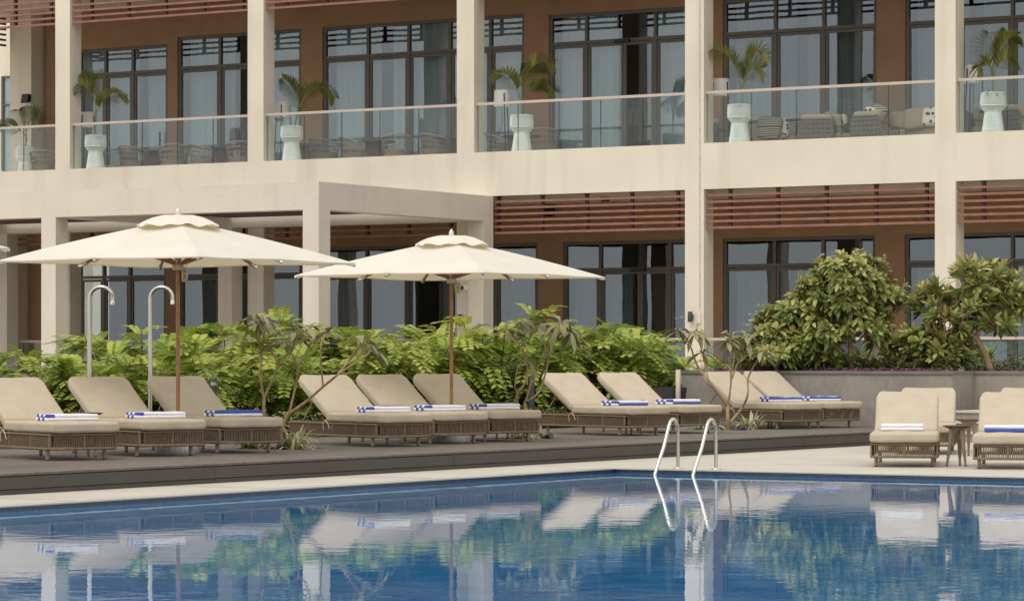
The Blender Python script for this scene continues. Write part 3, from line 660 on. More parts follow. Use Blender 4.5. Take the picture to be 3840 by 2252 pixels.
# ---------------------------------------------------------------- bollards, bin, lights
def bollard(X, Y, top, r, lab, two=False):
    t = empty('bollard_light', (X, Y, .12), 0, lab, 'bollard', 'garden bollard lights'); h = top - .12
    if two:
        m = MB(); m.lathe([(r, 0), (r, h * .52)], 18); m.build('post', graymetal, t); m = MB(); m.lathe([(r * .95, h * .52), (r * .95, h), (0, h)], 18); m.build('lamp_tube', beige_metal, t)
    else:
        m = MB(); m.lathe([(r, 0), (r, h - .10)], 20); m.build('post', graymetal, t); m = MB(); m.lathe([(r * .9, h - .10), (r * .9, h - .055)], 20); m.build('lens', chrome, t); m = MB(); m.lathe([(r, h - .055), (r, h - .004), (r * .95, h), (0, h)], 20); m.build('cap', graymetal, t)
bollard(-24.9, 33.14, 1.03, .053, 'dark grey bollard light behind the blue towel lounger, left of the bare tree')
bollard(-24.8, 41.2, 1.015, .051, 'dark grey bollard light behind the thin bare tree right of centre')
bollard(x_at(2543, 43.6), 43.6, 1.11, .042, 'slim bollard light with pale upper half at the left end of the planter wall', True)
t = empty('square_pot', (x_at(2500, 44.0), 44.0, .12), 0, 'dark grey square planter pot behind the lounger beside the wall end', 'plant pot')
m = MB(); m.add([(-.19, -.19, 0), (.19, -.19, 0), (.19, .19, 0), (-.19, .19, 0), (-.24, -.24, .7), (.24, -.24, .7), (.24, .24, .7), (-.24, .24, .7)], [(0, 3, 2, 1), (0, 1, 5, 4), (1, 2, 6, 5), (2, 3, 7, 6), (3, 0, 4, 7)]); m.build('pot_body', graymetal, t); m = MB(); m.box(-.225, .225, -.225, .225, .60, .66); m.build('pot_soil', soil, t)
t = empty('round_flood_light', (x_at(3574, 46.9), 46.9, WZ - .06), 0, 'black round garden speaker on the planter beside the right plumeria trunk', 'garden speaker')
m = MB(); m.lathe([(.0, -.03), (.085, -.03), (.105, -.015), (.105, .02), (.07, .09), (0, .1)], 28); o = m.build('round_body', black, t, (0, 0, .15), (R(90), 0, R(28)))
m = MB(); m.tube([(0, .04, 0), (0, .04, .14)], .015, 8); m.build('stake', graymetal, t)
def spot(px, Y, z, lab, r=.05):
    t = empty('spot_light', (x_at(px, Y), Y, z), 0, lab, 'spot light', 'small garden spot lights'); m = MB(); m.tube([(-.06, 0, .05), (.05, -.02, .09)], [r * .8, r], 14); m.build('lamp_head', graymetal, t); m = MB(); m.tube([(0, 0, 0), (0, 0, .05)], .012, 8); m.build('stake', graymetal, t)
spot(3074, 45.85, WZ - .06, 'small dark spot light low on the planter wall top under the left plumeria'); spot(3637, 46.75, WZ - .06, 'small spot light at the foot of the right plumeria trunk')
spot(1063, 30.45, .155, 'small dark spot light in the striped grass beside the third lounger'); spot(2058, 36.2, .155, 'small dark spot light beside the grass at the thin bare tree'); spot(2790, 42.0, .155, 'small dark spot light beside the grass under the forked tree')
# ---------------------------------------------------------------- pool ladder
t = empty('pool_ladder', (-17.0, 31.9, 0), 0, 'stainless steel pool ladder rails curving down into the water', 'pool ladder')
for x in (-.25, .25):
    m = MB(); pts = [(0, .10, 0), (0, .10, .30), (0, .095, .42)]
    for k in range(0, 9): a = R(10 + 18 * k); pts.append((0, -.02 + .112 * math.cos(a), .455 + .125 * math.sin(a)))
    pts += [(0, -.25, .26), (0, -.40, .05), (0, -.57, -.22)]
    m.tube(pts, .021, 14); h = m.build('handrail', steel, t, (x, 0, 0))
    m = MB(); m.lathe([(.055, 0), (.055, .012), (.03, .022), (.022, .022)], 24, (0, .10, 0)); m.build('floor_flange', steel, h)
# ---------------------------------------------------------------- vegetation
def frond_pinnate(m, base, d, L, rr, leafl=.075, wid=.05, pairs=10, droop=.35):
    d = Vector(d).normalized(); side = d.cross(Vector((0, 0, 1)))
    side = side.normalized() if side.length > .05 else Vector((1, 0, 0)); up = side.cross(d); pts = []
    for i in range(pairs + 1):
        t = i / pairs; pts.append(base + d * (L * t) - Vector((0, 0, 1)) * (droop * L * t * t))
    t0 = m.tone
    m.tone = max(0, t0 - .25); m.tube([pts[0], pts[pairs // 2], pts[-1]], .004, 3, caps=False)
    for i in range(1, pairs + 1):
        t = i / pairs; p = pts[i]; ax = (pts[i] - pts[i - 1]).normalized(); ll = leafl * (.75 + .5 * math.sin(math.pi * (.15 + .7 * t)))
        for sg in (-1, 1):
            q = (side * sg * .93 + ax * .35 + up * rr.uniform(-.28, .12)).normalized(); s2 = ax * (wid * L / pairs / 2)
            m.tone = min(1, max(0, t0 + rr.uniform(-.07, .07)))
            a = p; b = p + q * ll * .45 - s2; c = p + q * ll * .95 - s2 * .7; e = p + q * ll * .95 + s2 * .7; f = p + q * ll * .45 + s2
            m.add([a, b, c, e, f], [(0, 1, 2, 3, 4)])
    m.tone = t0
def make_shrub(seed, h, rad, nst=9, per=17):
    rr = random.Random(seed); t = empty('senna_shrub', (0, 0, 0)); lf = MB(); st = MB()
    for i in range(nst):
        a = 2 * math.pi * i / nst + rr.uniform(-.3, .3); out = rad * rr.uniform(.25, 1.0); hh = h * rr.uniform(.62, 1.02) * (1 - .25 * (out / rad) ** 2)
        p = [Vector((.1 * math.cos(a), .1 * math.sin(a), 0)), Vector((out * .45 * math.cos(a), out * .45 * math.sin(a), hh * .45)), Vector((out * math.cos(a + .2), out * math.sin(a + .2), hh))]
        st.tube([p[0], p[0].lerp(p[1], .5) + Vector((0, 0, .05)), p[1], p[2]], [.02, .016, .012, .006], 6)
        for k in range(per):
            u = rr.uniform(.12, 1) ** .75; b = p[0].lerp(p[1], u * 2) if u < .5 else p[1].lerp(p[2], u * 2 - 1)
            q = rr.uniform(0, 2 * math.pi); el = rr.uniform(-.15, .85) + (.35 if u > .9 else 0)
            d = Vector((math.cos(q) + .45 * math.cos(a), math.sin(q) + .45 * math.sin(a), el))
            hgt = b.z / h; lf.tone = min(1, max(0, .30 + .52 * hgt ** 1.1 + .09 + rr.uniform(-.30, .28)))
            if rr.random() < .04: lf.tone = .98
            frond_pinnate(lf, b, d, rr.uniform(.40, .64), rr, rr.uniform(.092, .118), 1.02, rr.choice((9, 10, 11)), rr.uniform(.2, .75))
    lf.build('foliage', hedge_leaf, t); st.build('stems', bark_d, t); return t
shrubs = [make_shrub(11, 1.72, 1.05, 12, 34), make_shrub(12, 1.85, 1.1, 12, 34), make_shrub(13, 1.62, 1.15, 12, 34), make_shrub(14, 1.8, 1.0, 12, 34)]
# X, Y, scale, kind, rotation, label
sp = [(-27.6, 32.6, .88, 2, 0, 'feathery green shrub at the left end of the hedge, beside the pergola columns'),
      (-26.2, 32.3, .78, 0, 40, 'feathery green shrub between the far left lounger and the left shower pole'),
      (-26.2, 34.1, .86, 3, 90, 'feathery green shrub between the two shower poles'),
      (-27.9, 35.2, .95, 1, 10, 'taller feathery green shrub behind the two shower poles'),
      (-26.2, 36.1, .90, 2, 200, 'feathery green shrub just right of the left parasol pole'),
      (-27.8, 37.3, 1.08, 0, 150, 'tall feathery green shrub in front of the corner column of the pergola'),
      (-26.3, 38.1, .92, 1, 250, 'feathery green shrub behind the leafless left plumeria'),
      (-27.5, 39.4, 1.13, 3, 300, 'tallest feathery green shrub, left of the right parasol pole'),
      (-26.3, 40.3, .95, 0, 20, 'feathery green shrub behind the backrests left of the right parasol pole'),
      (-27.4, 41.8, 1.08, 2, 80, 'feathery green shrub directly behind the right parasol pole'),
      (-26.2, 42.7, 1.06, 1, 120, 'feathery green shrub right of the right parasol pole'),
      (-27.6, 44.3, 1.2, 3, 170, 'feathery green shrub behind the thin bare tree right of centre'),
      (-26.1, 45.2, 1.12, 0, 260, 'feathery green shrub above the pair of loungers left of the grey wall'),
      (-26.9, 46.9, 1.22, 2, 330, 'feathery green shrub in front of the wide glass doors'),
      (-25.7, 47.6, .80, 1, 30, 'small feathery green shrub at the right end of the hedge, by the grey wall')]
used = set()
for X, Y, sc_, k, rz, lab in sp:
    o = copy_tree(shrubs[k]) if k in used else shrubs[k]; used.add(k)
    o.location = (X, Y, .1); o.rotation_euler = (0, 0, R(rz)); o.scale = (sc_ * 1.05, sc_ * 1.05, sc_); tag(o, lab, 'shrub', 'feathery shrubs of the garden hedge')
# low bedding
def bedding(name, area, n, hgt, leafm, lab, cat, leafL=.07, leafW=.03, flow=0, seed=1, spiky=False):
    rr = random.Random(seed); m = MB()
    for i in range(n):
        x0, x1, y0, y1, z = rr.choice(area); x, y = rr.uniform(x0, x1), rr.uniform(y0, y1); h = hgt * (.35 + .65 * (noise.noise((x * 1.3, y * 1.3, seed)) * .5 + .5)) * rr.uniform(.3, 1.1)
        m.m = 0
        for k in range(3 if not spiky else 7):
            a = rr.uniform(0, 6.28); el = rr.uniform(.2, 1.4) if not spiky else rr.uniform(.5, 1.8)
            m.tone = min(1, max(0, .25 + .5 * h / hgt + rr.uniform(-.3, .35))); m.leaf((x, y, z + (h if not spiky else .01)), (math.cos(a), math.sin(a), el), leafL * rr.uniform(.7, 1.3), leafW, None, .2, 2)
        if rr.random() < flow:
            m.m = 1
            for k in range(4): a = k * 1.57 + rr.random(); m.leaf((x, y, z + h + .03), (math.cos(a), math.sin(a), .3), .05, .045, None, 0, 2)
    o = m.build(name, [leafm, petal]); return tag(o, lab, cat, None, 'stuff')
bedding('jasmine_bed', [(-25.6, -24.65, 24, 44.4, .12), (-25.2, -24.65, 26, 44.4, .12), (-26.5, -25.0, 44, 47.5, .12), (-27.5, -25, 30, 46, .12)], 5200, .52, small_leaf, 'low flowering jasmine bedding between the deck and the green hedge', 'bedding plants', .065, .034, .10, 3)
bedding('purple_bed', [(-24.0, -19.9, 45.7, 46.0, WZ - .06), (-19.8, -12, 46.65, 46.95, WZ - .06)], 1100, .05, purple_leaf, 'band of purple spiky leaves along the top of the grey planter wall', 'bedding plants', .13, .026, 0, 4, True)
bedding('white_flower_bed', [(-23.9, -12, 46.9, 49.5, WZ - .06), (-23.9, -19.9, 46.05, 46.6, WZ - .06)], 3200, .34, small_leaf, 'low green bedding with white flowers behind the purple leaves on the planter', 'bedding plants', .075, .042, .16, 5)
# striped grass tufts
def tuft(px, X, Y, n, L, lab, leafm=striped_leaf, seed=1):
    rr = random.Random(seed); m = MB()
    for i in range(n):
        a = rr.uniform(0, 6.28); el = rr.uniform(.7, 4); m.tone = rr.uniform(.25, 1); q = rr.uniform(0, .09)
        m.leaf((q * math.cos(a), q * math.sin(a), 0), (math.cos(a), math.sin(a), el), L * rr.uniform(.7, 1.3), .042, None, rr.uniform(.4, 1.0), 6, .3, (.6, 1, .9, .5, .04))
    o = m.build('grass_tuft', leafm, None, (X, Y, .15)); tag(o, lab, 'grass tuft', 'grass tufts in the deck openings')
tuft(0, -21.72, 30.55, 85, .55, 'striped yellow green grass tuft right of the third lounger at the left tree', striped_leaf, 1)
tuft(0, -22.2, 30.32, 90, .36, 'plain green grass tuft under the foot of the third lounger', small_leaf, 2)
tuft(0, -21.80, 36.0, 80, .42, 'striped grass tuft beneath the lounger right of the right parasol pole', striped_leaf, 3)
tuft(0, -21.75, 36.42, 26, .36, 'sparse striped grass tuft with upright blades left of the ladder loungers', striped_leaf, 4)
tuft(0, -21.68, 42.55, 80, .52, 'striped grass tuft right of the forked tree trunk by the grey wall', striped_leaf, 5)
tuft(0, -22.2, 42.1, 80, .50, 'striped grass tuft left of the forked tree trunk, behind the right ladder rail', striped_leaf, 6)
# ---------------------------------------------------------------- plumeria trees
def whorl(m, p, d, n, L, W, rr, spread=(.2, 1.3), droop=(.1, .5), tone=(.2, .8)):
    d = Vector(d).normalized(); u = d.orthogonal().normalized(); v = d.cross(u)
    for k in range(n):
        a = 2.4 * k + rr.uniform(-.3, .3); el = rr.uniform(*spread); q = (u * math.cos(a) + v * math.sin(a)) * math.sin(el) + d * math.cos(el)
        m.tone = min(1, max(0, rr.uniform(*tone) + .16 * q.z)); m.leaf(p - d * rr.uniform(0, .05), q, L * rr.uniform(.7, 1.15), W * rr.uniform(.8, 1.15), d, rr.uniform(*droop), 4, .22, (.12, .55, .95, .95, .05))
def flowers(m, p, n, rr):
    for i in range(n):
        c = Vector(p) + Vector((rr.uniform(-.06, .06), rr.uniform(-.06, .06), rr.uniform(.0, .07)))
        for k in range(5): a = k * 1.257 + rr.random() * .3; m.leaf(c, (math.cos(a), math.sin(a), .5), .04, .03, None, .1, 2)
def young(px, py, X, Y, branches, tips, lab, seed, flw=()):
    """branches and tips measured in the photo, turned into metres at the tree's own distance"""
    rr = random.Random(seed); t = empty('young_plumeria', (X, Y, .155), 0, lab, 'tree', 'young bare plumerias growing through the deck'); dd = -X * sn + Y * cs; s = FOC / dd
    zof = {}
    def P(q):
        if q not in zof: zof[q] = rr.uniform(-.14, .14) * min(1, (py - q[1]) / 150)
        u = (q[0] - px) / s; return Vector((u * cs - zof[q] * sn, u * sn + zof[q] * cs, (py - q[1]) / s))
    m = MB()
    for r0, r1, pts in branches:
        n = len(pts); pp = [P(q) for q in pts]; sm_ = []
        for i in range(n - 1):       # Catmull-Rom through the measured points
            a, b, c, d = pp[max(i - 1, 0)], pp[i], pp[i + 1], pp[min(i + 2, n - 1)]
            for k in range(4):
                q = k / 4; sm_.append(.5 * ((2 * b) + (c - a) * q + (2 * a - 5 * b + 4 * c - d) * q * q + (3 * b - a - 3 * c + d) * q ** 3))
        sm_.append(pp[-1]); N = len(sm_); m.tube(sm_, [r0 + (r1 - r0) * i / (N - 1) for i in range(N)], 8)
    m.build('trunk', bark, t)
    m = MB(); fl = []
    for i, (q, nl) in enumerate(tips):
        whorl(m, P(q), (rr.uniform(-.3, .3), rr.uniform(-.3, .3), 1), nl + 2, .29, .078, rr, (.7, 1.9), (.35, .9), (.05, .85))
        if i in flw: f = MB(); flowers(f, P(q) + Vector((0, 0, .12)), 3, rr); fl.append(f)
    m.build('leaves', dry_leaf, t)
    for f in fl: f.build('flower_cluster', petal, t)
young(1040, 1682, -22.055, 30.651, [
 (.024, .019, [(985, 1682), (986, 1580), (987, 1523), (987, 1480)]), (.016, .010, [(987, 1480), (974, 1400), (978, 1322), (971, 1252), (985, 1185)]), (.017, .010, [(987, 1480), (1020, 1410), (1045, 1354), (1095, 1290), (1110, 1235)]), (.012, .009, [(1045, 1354), (1014, 1300), (985, 1240), (976, 1195)]),
 (.026, .020, [(1040, 1682), (1055, 1620), (1070, 1560), (1085, 1537)]), (.019, .010, [(1085, 1537), (1150, 1490), (1210, 1438), (1270, 1390), (1310, 1335), (1345, 1290), (1350, 1252)]), (.012, .008, [(1270, 1390), (1340, 1345), (1374, 1323), (1400, 1292)]), (.011, .008, [(1210, 1438), (1205, 1340), (1207, 1270), (1227, 1230)]),
 (.015, .010, [(1085, 1537), (1105, 1440), (1120, 1349), (1085, 1310), (1060, 1270)]), (.012, .008, [(1120, 1349), (1150, 1310), (1165, 1260), (1150, 1215)])],
 [((985, 1185), 6), ((1110, 1235), 7), ((976, 1195), 8), ((1350, 1252), 9), ((1400, 1292), 8), ((1227, 1230), 9), ((1060, 1270), 6), ((1150, 1215), 8), ((955, 1180), 5)], 'sparse young plumeria with bare forked branches between the left and middle loungers', 5)
young(1930, 1645, -21.99, 36.095, [
 (.022, .018, [(1936, 1645), (1938, 1510), (1940, 1461)]), (.010, .008, [(1940, 1461), (1931, 1440), (1942, 1367), (1975, 1330)]), (.016, .010, [(1940, 1461), (1969, 1425), (1978, 1367), (1961, 1304), (1930, 1260), (1909, 1228)]), (.012, .009, [(1961, 1304), (1972, 1262), (1951, 1195)]),
 (.024, .020, [(1972, 1645), (1970, 1560), (1969, 1495)]), (.017, .010, [(1969, 1495), (1990, 1487), (2027, 1447), (2055, 1350), (2060, 1285), (2127, 1219)]), (.014, .009, [(1972, 1493), (2005, 1389), (2040, 1327), (2046, 1299), (2027, 1228), (2032, 1200)]), (.011, .008, [(2060, 1290), (2080, 1235), (2103, 1195)])],
 [((1909, 1228), 6), ((1951, 1195), 5), ((2127, 1219), 11), ((2032, 1200), 8), ((2103, 1195), 9), ((1975, 1330), 4), ((2140, 1235), 7)], 'thin young plumeria with twin stems and drooping leaves right of the right parasol pole', 6)
young(2732, 1611, -21.97, 42.39, [
 (.034, .026, [(2732, 1611), (2728, 1560), (2730, 1514)]), (.024, .010, [(2730, 1514), (2661, 1425), (2620, 1370), (2601, 1327), (2585, 1285), (2545, 1225)]), (.013, .009, [(2655, 1415), (2640, 1345), (2625, 1290), (2600, 1235)]), (.018, .010, [(2730, 1514), (2741, 1416), (2732, 1320), (2728, 1265)]), (.014, .009, [(2743, 1412), (2777, 1322), (2790, 1290), (2800, 1251)]),
 (.022, .010, [(2738, 1575), (2782, 1523), (2802, 1470), (2808, 1407), (2840, 1340), (2853, 1310)]), (.010, .008, [(2741, 1400), (2755, 1300), (2748, 1245)]), (.010, .008, [(2640, 1345), (2636, 1310)])],
 [((2545, 1225), 8), ((2600, 1235), 9), ((2728, 1265), 10), ((2800, 1251), 10), ((2853, 1310), 12), ((2748, 1245), 11), ((2636, 1310), 4), ((2610, 1230), 4)], 'forked young plumeria in front of the wall corner, behind the pool ladder', 7, (0, 3))
def plumeria(X, Y, trunks, clumps, n, L, W, lab, seed, tone=(.15, .75), flw=10, nl=(10, 15), spread=(.35, 1.5), droop=(.1, .55)):
    """clumps: (dx, dy, z, rx, rz) ellipsoids of the crown; rosettes sit mostly on their outer shell"""
    rr = random.Random(seed); t = empty('plumeria_tree', (X, Y, WZ - .08), 0, lab, 'tree', 'leafy plumerias on the planter'); lf = MB(); fl = []; st = MB()
    for r0, r1, pts in trunks: N = len(pts); st.tube([Vector((p[0] * cs, p[0] * sn + p[1], p[2])) for p in pts], [r0 + (r1 - r0) * i / (N - 1) for i in range(N)], 9)
    tot = sum(c[3] ** 2 * c[4] for c in clumps); fc = 0
    for cx, cy, cz, rx, rz in clumps:
        c0 = Vector((cx * cs, cx * sn + cy, cz))
        for i in range(max(6, int(n * rx * rx * rz / tot))):
            while True:
                q = Vector((rr.gauss(0, 1), rr.gauss(0, 1), rr.gauss(0, 1))).normalized()
                if q.z > -.55: break
            rad = rr.uniform(.55, 1.02); p = c0 + Vector((q.x * rx * rad, q.y * rx * rad, q.z * rz * rad)); d = q * .8 + Vector((0, 0, .65))
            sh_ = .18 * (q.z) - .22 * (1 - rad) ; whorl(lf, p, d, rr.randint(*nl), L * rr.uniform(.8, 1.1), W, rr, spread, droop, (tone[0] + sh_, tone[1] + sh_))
            if rr.random() < .05: lf.tone = 1.0; whorl(lf, p, d, 2, L, W, rr, spread, (.3, .6), (.95, 1))
            st.tube([p, p - d.normalized() * .16, c0.lerp(p, .35) - Vector((0, 0, .08))], [.012, .014, .016], 5)
            if fc < flw and q.z > .25 and rad > .85 and rr.random() < .25: fc += 1; f = MB(); flowers(f, p + d.normalized() * .12, 5, rr); fl.append(f)
        st.tube([c0 - Vector((0, 0, rz * .9)), c0, c0 + Vector((0, 0, rz * .4))], [.03, .022, .014], 6)
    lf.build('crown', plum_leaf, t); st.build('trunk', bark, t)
    for f in fl: f.build('flower_cluster', petal, t)
A_ = (-21.68, 46.2)
plumeria(-21.68, 46.2, [(.05, .04, [(0, 0, 0), (-.02, 0, .5)]), (.034, .02, [(-.02, 0, .5), (-.2, 0, .95), (-.45, 0, 1.35)]), (.034, .02, [(-.02, 0, .5), (.06, 0, 1.0), (.12, 0, 1.5)])],
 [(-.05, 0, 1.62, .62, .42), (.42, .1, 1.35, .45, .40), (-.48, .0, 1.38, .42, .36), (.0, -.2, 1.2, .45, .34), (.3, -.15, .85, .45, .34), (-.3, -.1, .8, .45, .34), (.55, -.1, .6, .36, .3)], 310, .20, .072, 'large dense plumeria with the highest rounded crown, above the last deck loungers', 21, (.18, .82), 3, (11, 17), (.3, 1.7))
plumeria(-21.92, 46.4, [(.045, .03, [(0, 0, 0), (-.12, 0, .35), (-.35, 0, .75), (-.6, 0, 1.1)])],
 [(-.75, 0, 1.05, .46, .36), (-1.15, .1, .78, .36, .34), (-.35, .1, .85, .38, .3), (-.6, -.1, .55, .45, .3)], 190, .21, .072, 'leafy plumeria leaning left with curled leaves, left of the highest crown', 22, (.2, .85), 4)
plumeria(-22.42, 46.0, [(.04, .03, [(0, 0, 0), (-.08, 0, .3), (-.3, 0, .55)])],
 [(-.45, 0, .62, .42, .32), (-.05, -.1, .5, .38, .3), (-.85, .1, .42, .34, .28), (-.4, -.15, .32, .45, .26), (.35, -.1, .35, .4, .26)], 215, .21, .07, 'low plumeria bush at the left end of the planter, in front of the window wall', 23, (.2, .8), 3)
plumeria(-19.553, 46.25 + .55, [(.06, .045, [(.08, 0, 0), (-.02, 0, .35), (-.16, 0, .6)]), (.04, .026, [(-.16, 0, .6), (-.45, 0, .85), (-.75, 0, 1.0)]), (.04, .022, [(-.16, 0, .6), (-.1, 0, 1.0), (.15, 0, 1.4)]), (.032, .02, [(-.12, 0, .95), (.3, 0, 1.18), (.8, 0, 1.3)])],
 [(-.15, 0, 1.43, .58, .38), (.5, .1, 1.25, .52, .34), (.95, 0, 1.1, .34, .32), (-.75, 0, 1.15, .45, .34), (-.3, -.25, 1.05, .45, .32), (-.65, -.1, .72, .42, .3), (.25, -.2, .95, .4, .28)], 135, .30, .072, 'broad plumeria with large glossy rosettes and white flowers at the right edge', 24, (.10, .85), 9, (13, 18), (.25, 1.3), (.02, .32))
plumeria(-20.35, 46.6, [(.035, .025, [(.3, .1, 0), (.05, 0, .4), (-.1, 0, .7)])],
 [(-.2, 0, .5, .42, .30), (.2, 0, .45, .34, .26), (-.5, .1, .4, .36, .26), (.1, -.1, .3, .42, .24)], 95, .27, .075, 'lower plumeria with hanging rosettes between the two tall crowns', 25, (.12, .82), 3, (12, 16), (.25, 1.35), (.04, .35))
# broad leaf plants behind the terrace glass
def broadleaf(px, Y, lab, seed):
    rr = random.Random(seed); m = MB(); X = x_at(px, Y)
    for i in range(26): a = rr.uniform(0, 6.28); m.tone = rr.uniform(.1, .6); m.leaf((0, 0, .0), (math.cos(a), math.sin(a), rr.uniform(.8, 4)), rr.uniform(.5, .95), .13, None, rr.uniform(.2, .6), 6, .3, (.15, .3, .9, 1, .04))
    o = m.build('broadleaf_plant', plum_leaf, None, (X, Y, WZ - .06 if Y < 51 else .63)); tag(o, lab, 'plant', 'broad leaf plants before the terrace glass')
broadleaf(3690, 50.0, 'tall green broad leaf plant under the right plumeria, before the terrace glass', 1); broadleaf(2800, 50.5, 'dark broad leaf plant behind the forked young plumeria', 2); broadleaf(3230, 50.5, 'dark broad leaf plant behind the trunk of the highest plumeria', 3)
# ---------------------------------------------------------------- balcony furniture
FZ = FL2 + .011; FZ0 = FL2
def make_planter():
    t = empty('cord_planter', (0, 0, 0)); prof = [(.235, 0), (.215, .22), (.185, .42), (.165, .60), (.24, .70), (.255, .78), (.245, .98)]
    m = MB()
    for r, z in ((.235, .01), (.21, .25), (.165, .60), (.252, .72), (.245, .98)):
        m.tube([(r * math.cos(2 * math.pi * k / 32), r * math.sin(2 * math.pi * k / 32), z) for k in range(32)], .011, 6, closed=True)
    m.build('ring_frame', white_rope, t); m = MB(); n = 72
    for k in range(n):
        a = 2 * math.pi * k / n; m.tube([(r * math.cos(a), r * math.sin(a), z) for r, z in prof], .0078, 4, caps=False)
    m.build('cord_wrap', white_rope, t)
    m = MB(); m.lathe([(.19, .70), (.225, .90)], 24); m.lathe([(.15, .02), (.15, .6)], 20); m.build('inner_pot', beige_metal, t); return t
pl = make_planter()
bay_n = ['leftmost balcony', 'second balcony from left', 'third balcony from left', 'fourth balcony from left', 'fifth balcony from left', 'rightmost balcony']
plants = [(97, 60.6, 0), (358.32, 58.32, 1), (1094, 58.32, 2), (1956.6, 58.32, 3), (2773, 58.32, 4), (3723.6, 58.32, 5)]
fr_ = {0: [[(0, .0), (.0, .3), (.05, .6), (.1, .85), (.15, 1.05)], [(.02, .2), (.02, .5), (.15, .8), (.3, .88), (.45, .75)], [(0, .05), (0, .35), (-.15, .5), (-.35, .65), (-.65, .65)], [(0, .2), (-.02, .55), (-.15, .85), (-.2, 1.0)]],
       1: [[(0, 0), (0, .5), (.03, .95), (-.05, 1.35), (-.28, 1.55)], [(0, .1), (.03, .9), (.1, 1.3), (.12, 1.6)], [(0, .1), (.02, .5), (.12, .72), (.3, .95), (.6, 1.08), (.9, .98)], [(0, .2), (.02, .8), (-.1, 1.15), (-.3, 1.3)]],
       2: [[(.05, 0), (.12, .37), (.11, .72), (-.04, 1.0), (-.25, 1.18)], [(.05, 0), (.12, .37), (.15, .75), (.22, 1.02)], [(.05, 0), (.15, .4), (.35, .75), (.6, .95), (.9, .92), (1.1, .7)], [(.05, 0), (.13, .4), (.05, .8), (.02, .95)]],
       3: [[(0, 0), (-.02, .4), (-.1, .7), (-.25, .95), (-.5, .97)], [(0, 0), (.05, .75), (.15, 1.05), (.35, 1.22), (.65, 1.2)], [(0, .1), (.02, .35), (.15, .6), (.35, .75), (.55, .75), (.7, .58)], [(0, .1), (.04, .75), (0, .95)]],
       4: [[(.05, 0), (.05, .35), (-.05, .75), (-.25, 1.1), (-.52, 1.25)], [(.05, 0), (.08, .4), (.15, .8), (.3, 1.05), (.45, 1.2), (.65, 1.1)], [(.05, .1), (.06, .5), (.12, .8), (.05, .98)], [(.05, .1), (.1, .5), (.3, .85), (.5, .82)]],
       5: [[(0, 0), (0, .6), (.15, .95), (.35, 1.15), (.55, 1.2)], [(0, 0), (-.03, .6), (-.1, .95), (0, 1.25)], [(0, .1), (-.05, .55), (-.18, .68), (-.28, .58)], [(0, .1), (.05, .5), (.25, .75), (.42, .8)], [(0, .1), (0, .6), (.12, 1.0), (.2, 1.3)]]}
def palm(k, X, Y, z, lab):
    rr = random.Random(40 + k); t = empty('potted_palm', (X, Y, z), 0, lab, 'palm', 'small palms in white planters')
    for j, fr in enumerate(fr_[k]):
        m = MB(); dy = rr.uniform(-.25, .25); n = len(fr); pts = []
        raw = [Vector((u * cs, u * sn + dy * (i / (n - 1)) ** 1.5, v)) for i, (u, v) in enumerate(fr)]
        for i in range(n - 1):
            a, b, c, d = raw[max(i - 1, 0)], raw[i], raw[i + 1], raw[min(i + 2, n - 1)]
            for q in range(6): q /= 6; pts.append(.5 * ((2 * b) + (c - a) * q + (2 * a - 5 * b + 4 * c - d) * q * q + (3 * b - a - 3 * c + d) * q ** 3))
        pts.append(raw[-1]); N = len(pts); m.tone = .55; m.tube(pts, [.014 - .011 * i / (N - 1) for i in range(N)], 5)
        s0 = int(N * .40); dn = 3; tn = rr.uniform(.3, .7)
        for i in range(s0 * dn, (N - 1) * dn):
            i0 = i // dn; q = (i % dn) / dn; p = pts[i0].lerp(pts[i0 + 1], q); ax = (pts[i0 + 1] - pts[i0]).normalized(); sd = ax.cross(Vector((-sn, cs, .35)) if j % 2 else Vector((-sn * .6, cs * .6, .8))).normalized(); u = (i - s0 * dn) / ((N - 1 - s0) * dn); ll = .36 * math.sin(math.pi * (.22 + .70 * u)) + .05
            for sg in (-1, 1): m.tone = min(1, max(0, tn + rr.uniform(-.3, .3))); m.leaf(p, sd * sg + ax * .75 + Vector((0, 0, -.05)), ll, .030, None, .28, 3, .3, (.5, 1, .7, .05))
        m.build('frond', palm_leaf, t)
def filler(X, Y, z, k, lab):
    rr = random.Random(60 + k); m = MB()
    for i in range(70): a = rr.uniform(0, 6.28); q = rr.uniform(0, .2); m.tone = rr.uniform(.1, .75); m.leaf((q * math.cos(a), q * math.sin(a), 0), (math.cos(a) * .8, math.sin(a) * .8, rr.uniform(.1, 1.6)), rr.uniform(.09, .22), .05, None, .35, 3)
    o = m.build('trailing_plant', small_leaf, None, (X, Y, z)); tag(o, lab, 'plant', 'low leafy plants in white planters')
for i, (px, Y, k) in enumerate(plants):
    X = x_at(px, Y); o = pl if i == 0 else copy_tree(pl); o.location = (X, Y, FZ0); tag(o, 'tall white cord wrapped planter on the ' + bay_n[k], 'planter', 'white cord planters on the balconies')
    palm(k, X, Y, FZ0 + .93, ['small sparse palm in the white planter at the left frame edge', 'upright palm with one arching frond on the second balcony from left', 'palm with wide golden fronds spreading right on the third balcony from left', 'palm crossing the black wall speakers on the fourth balcony from left', 'palm with a V of dark fronds on the fifth balcony from left', 'dense palm beside the rightmost white lamp at the right frame edge'][k]); filler(X, Y, FZ0 + .92, k, 'low leafy plant in the white planter of the ' + bay_n[k])
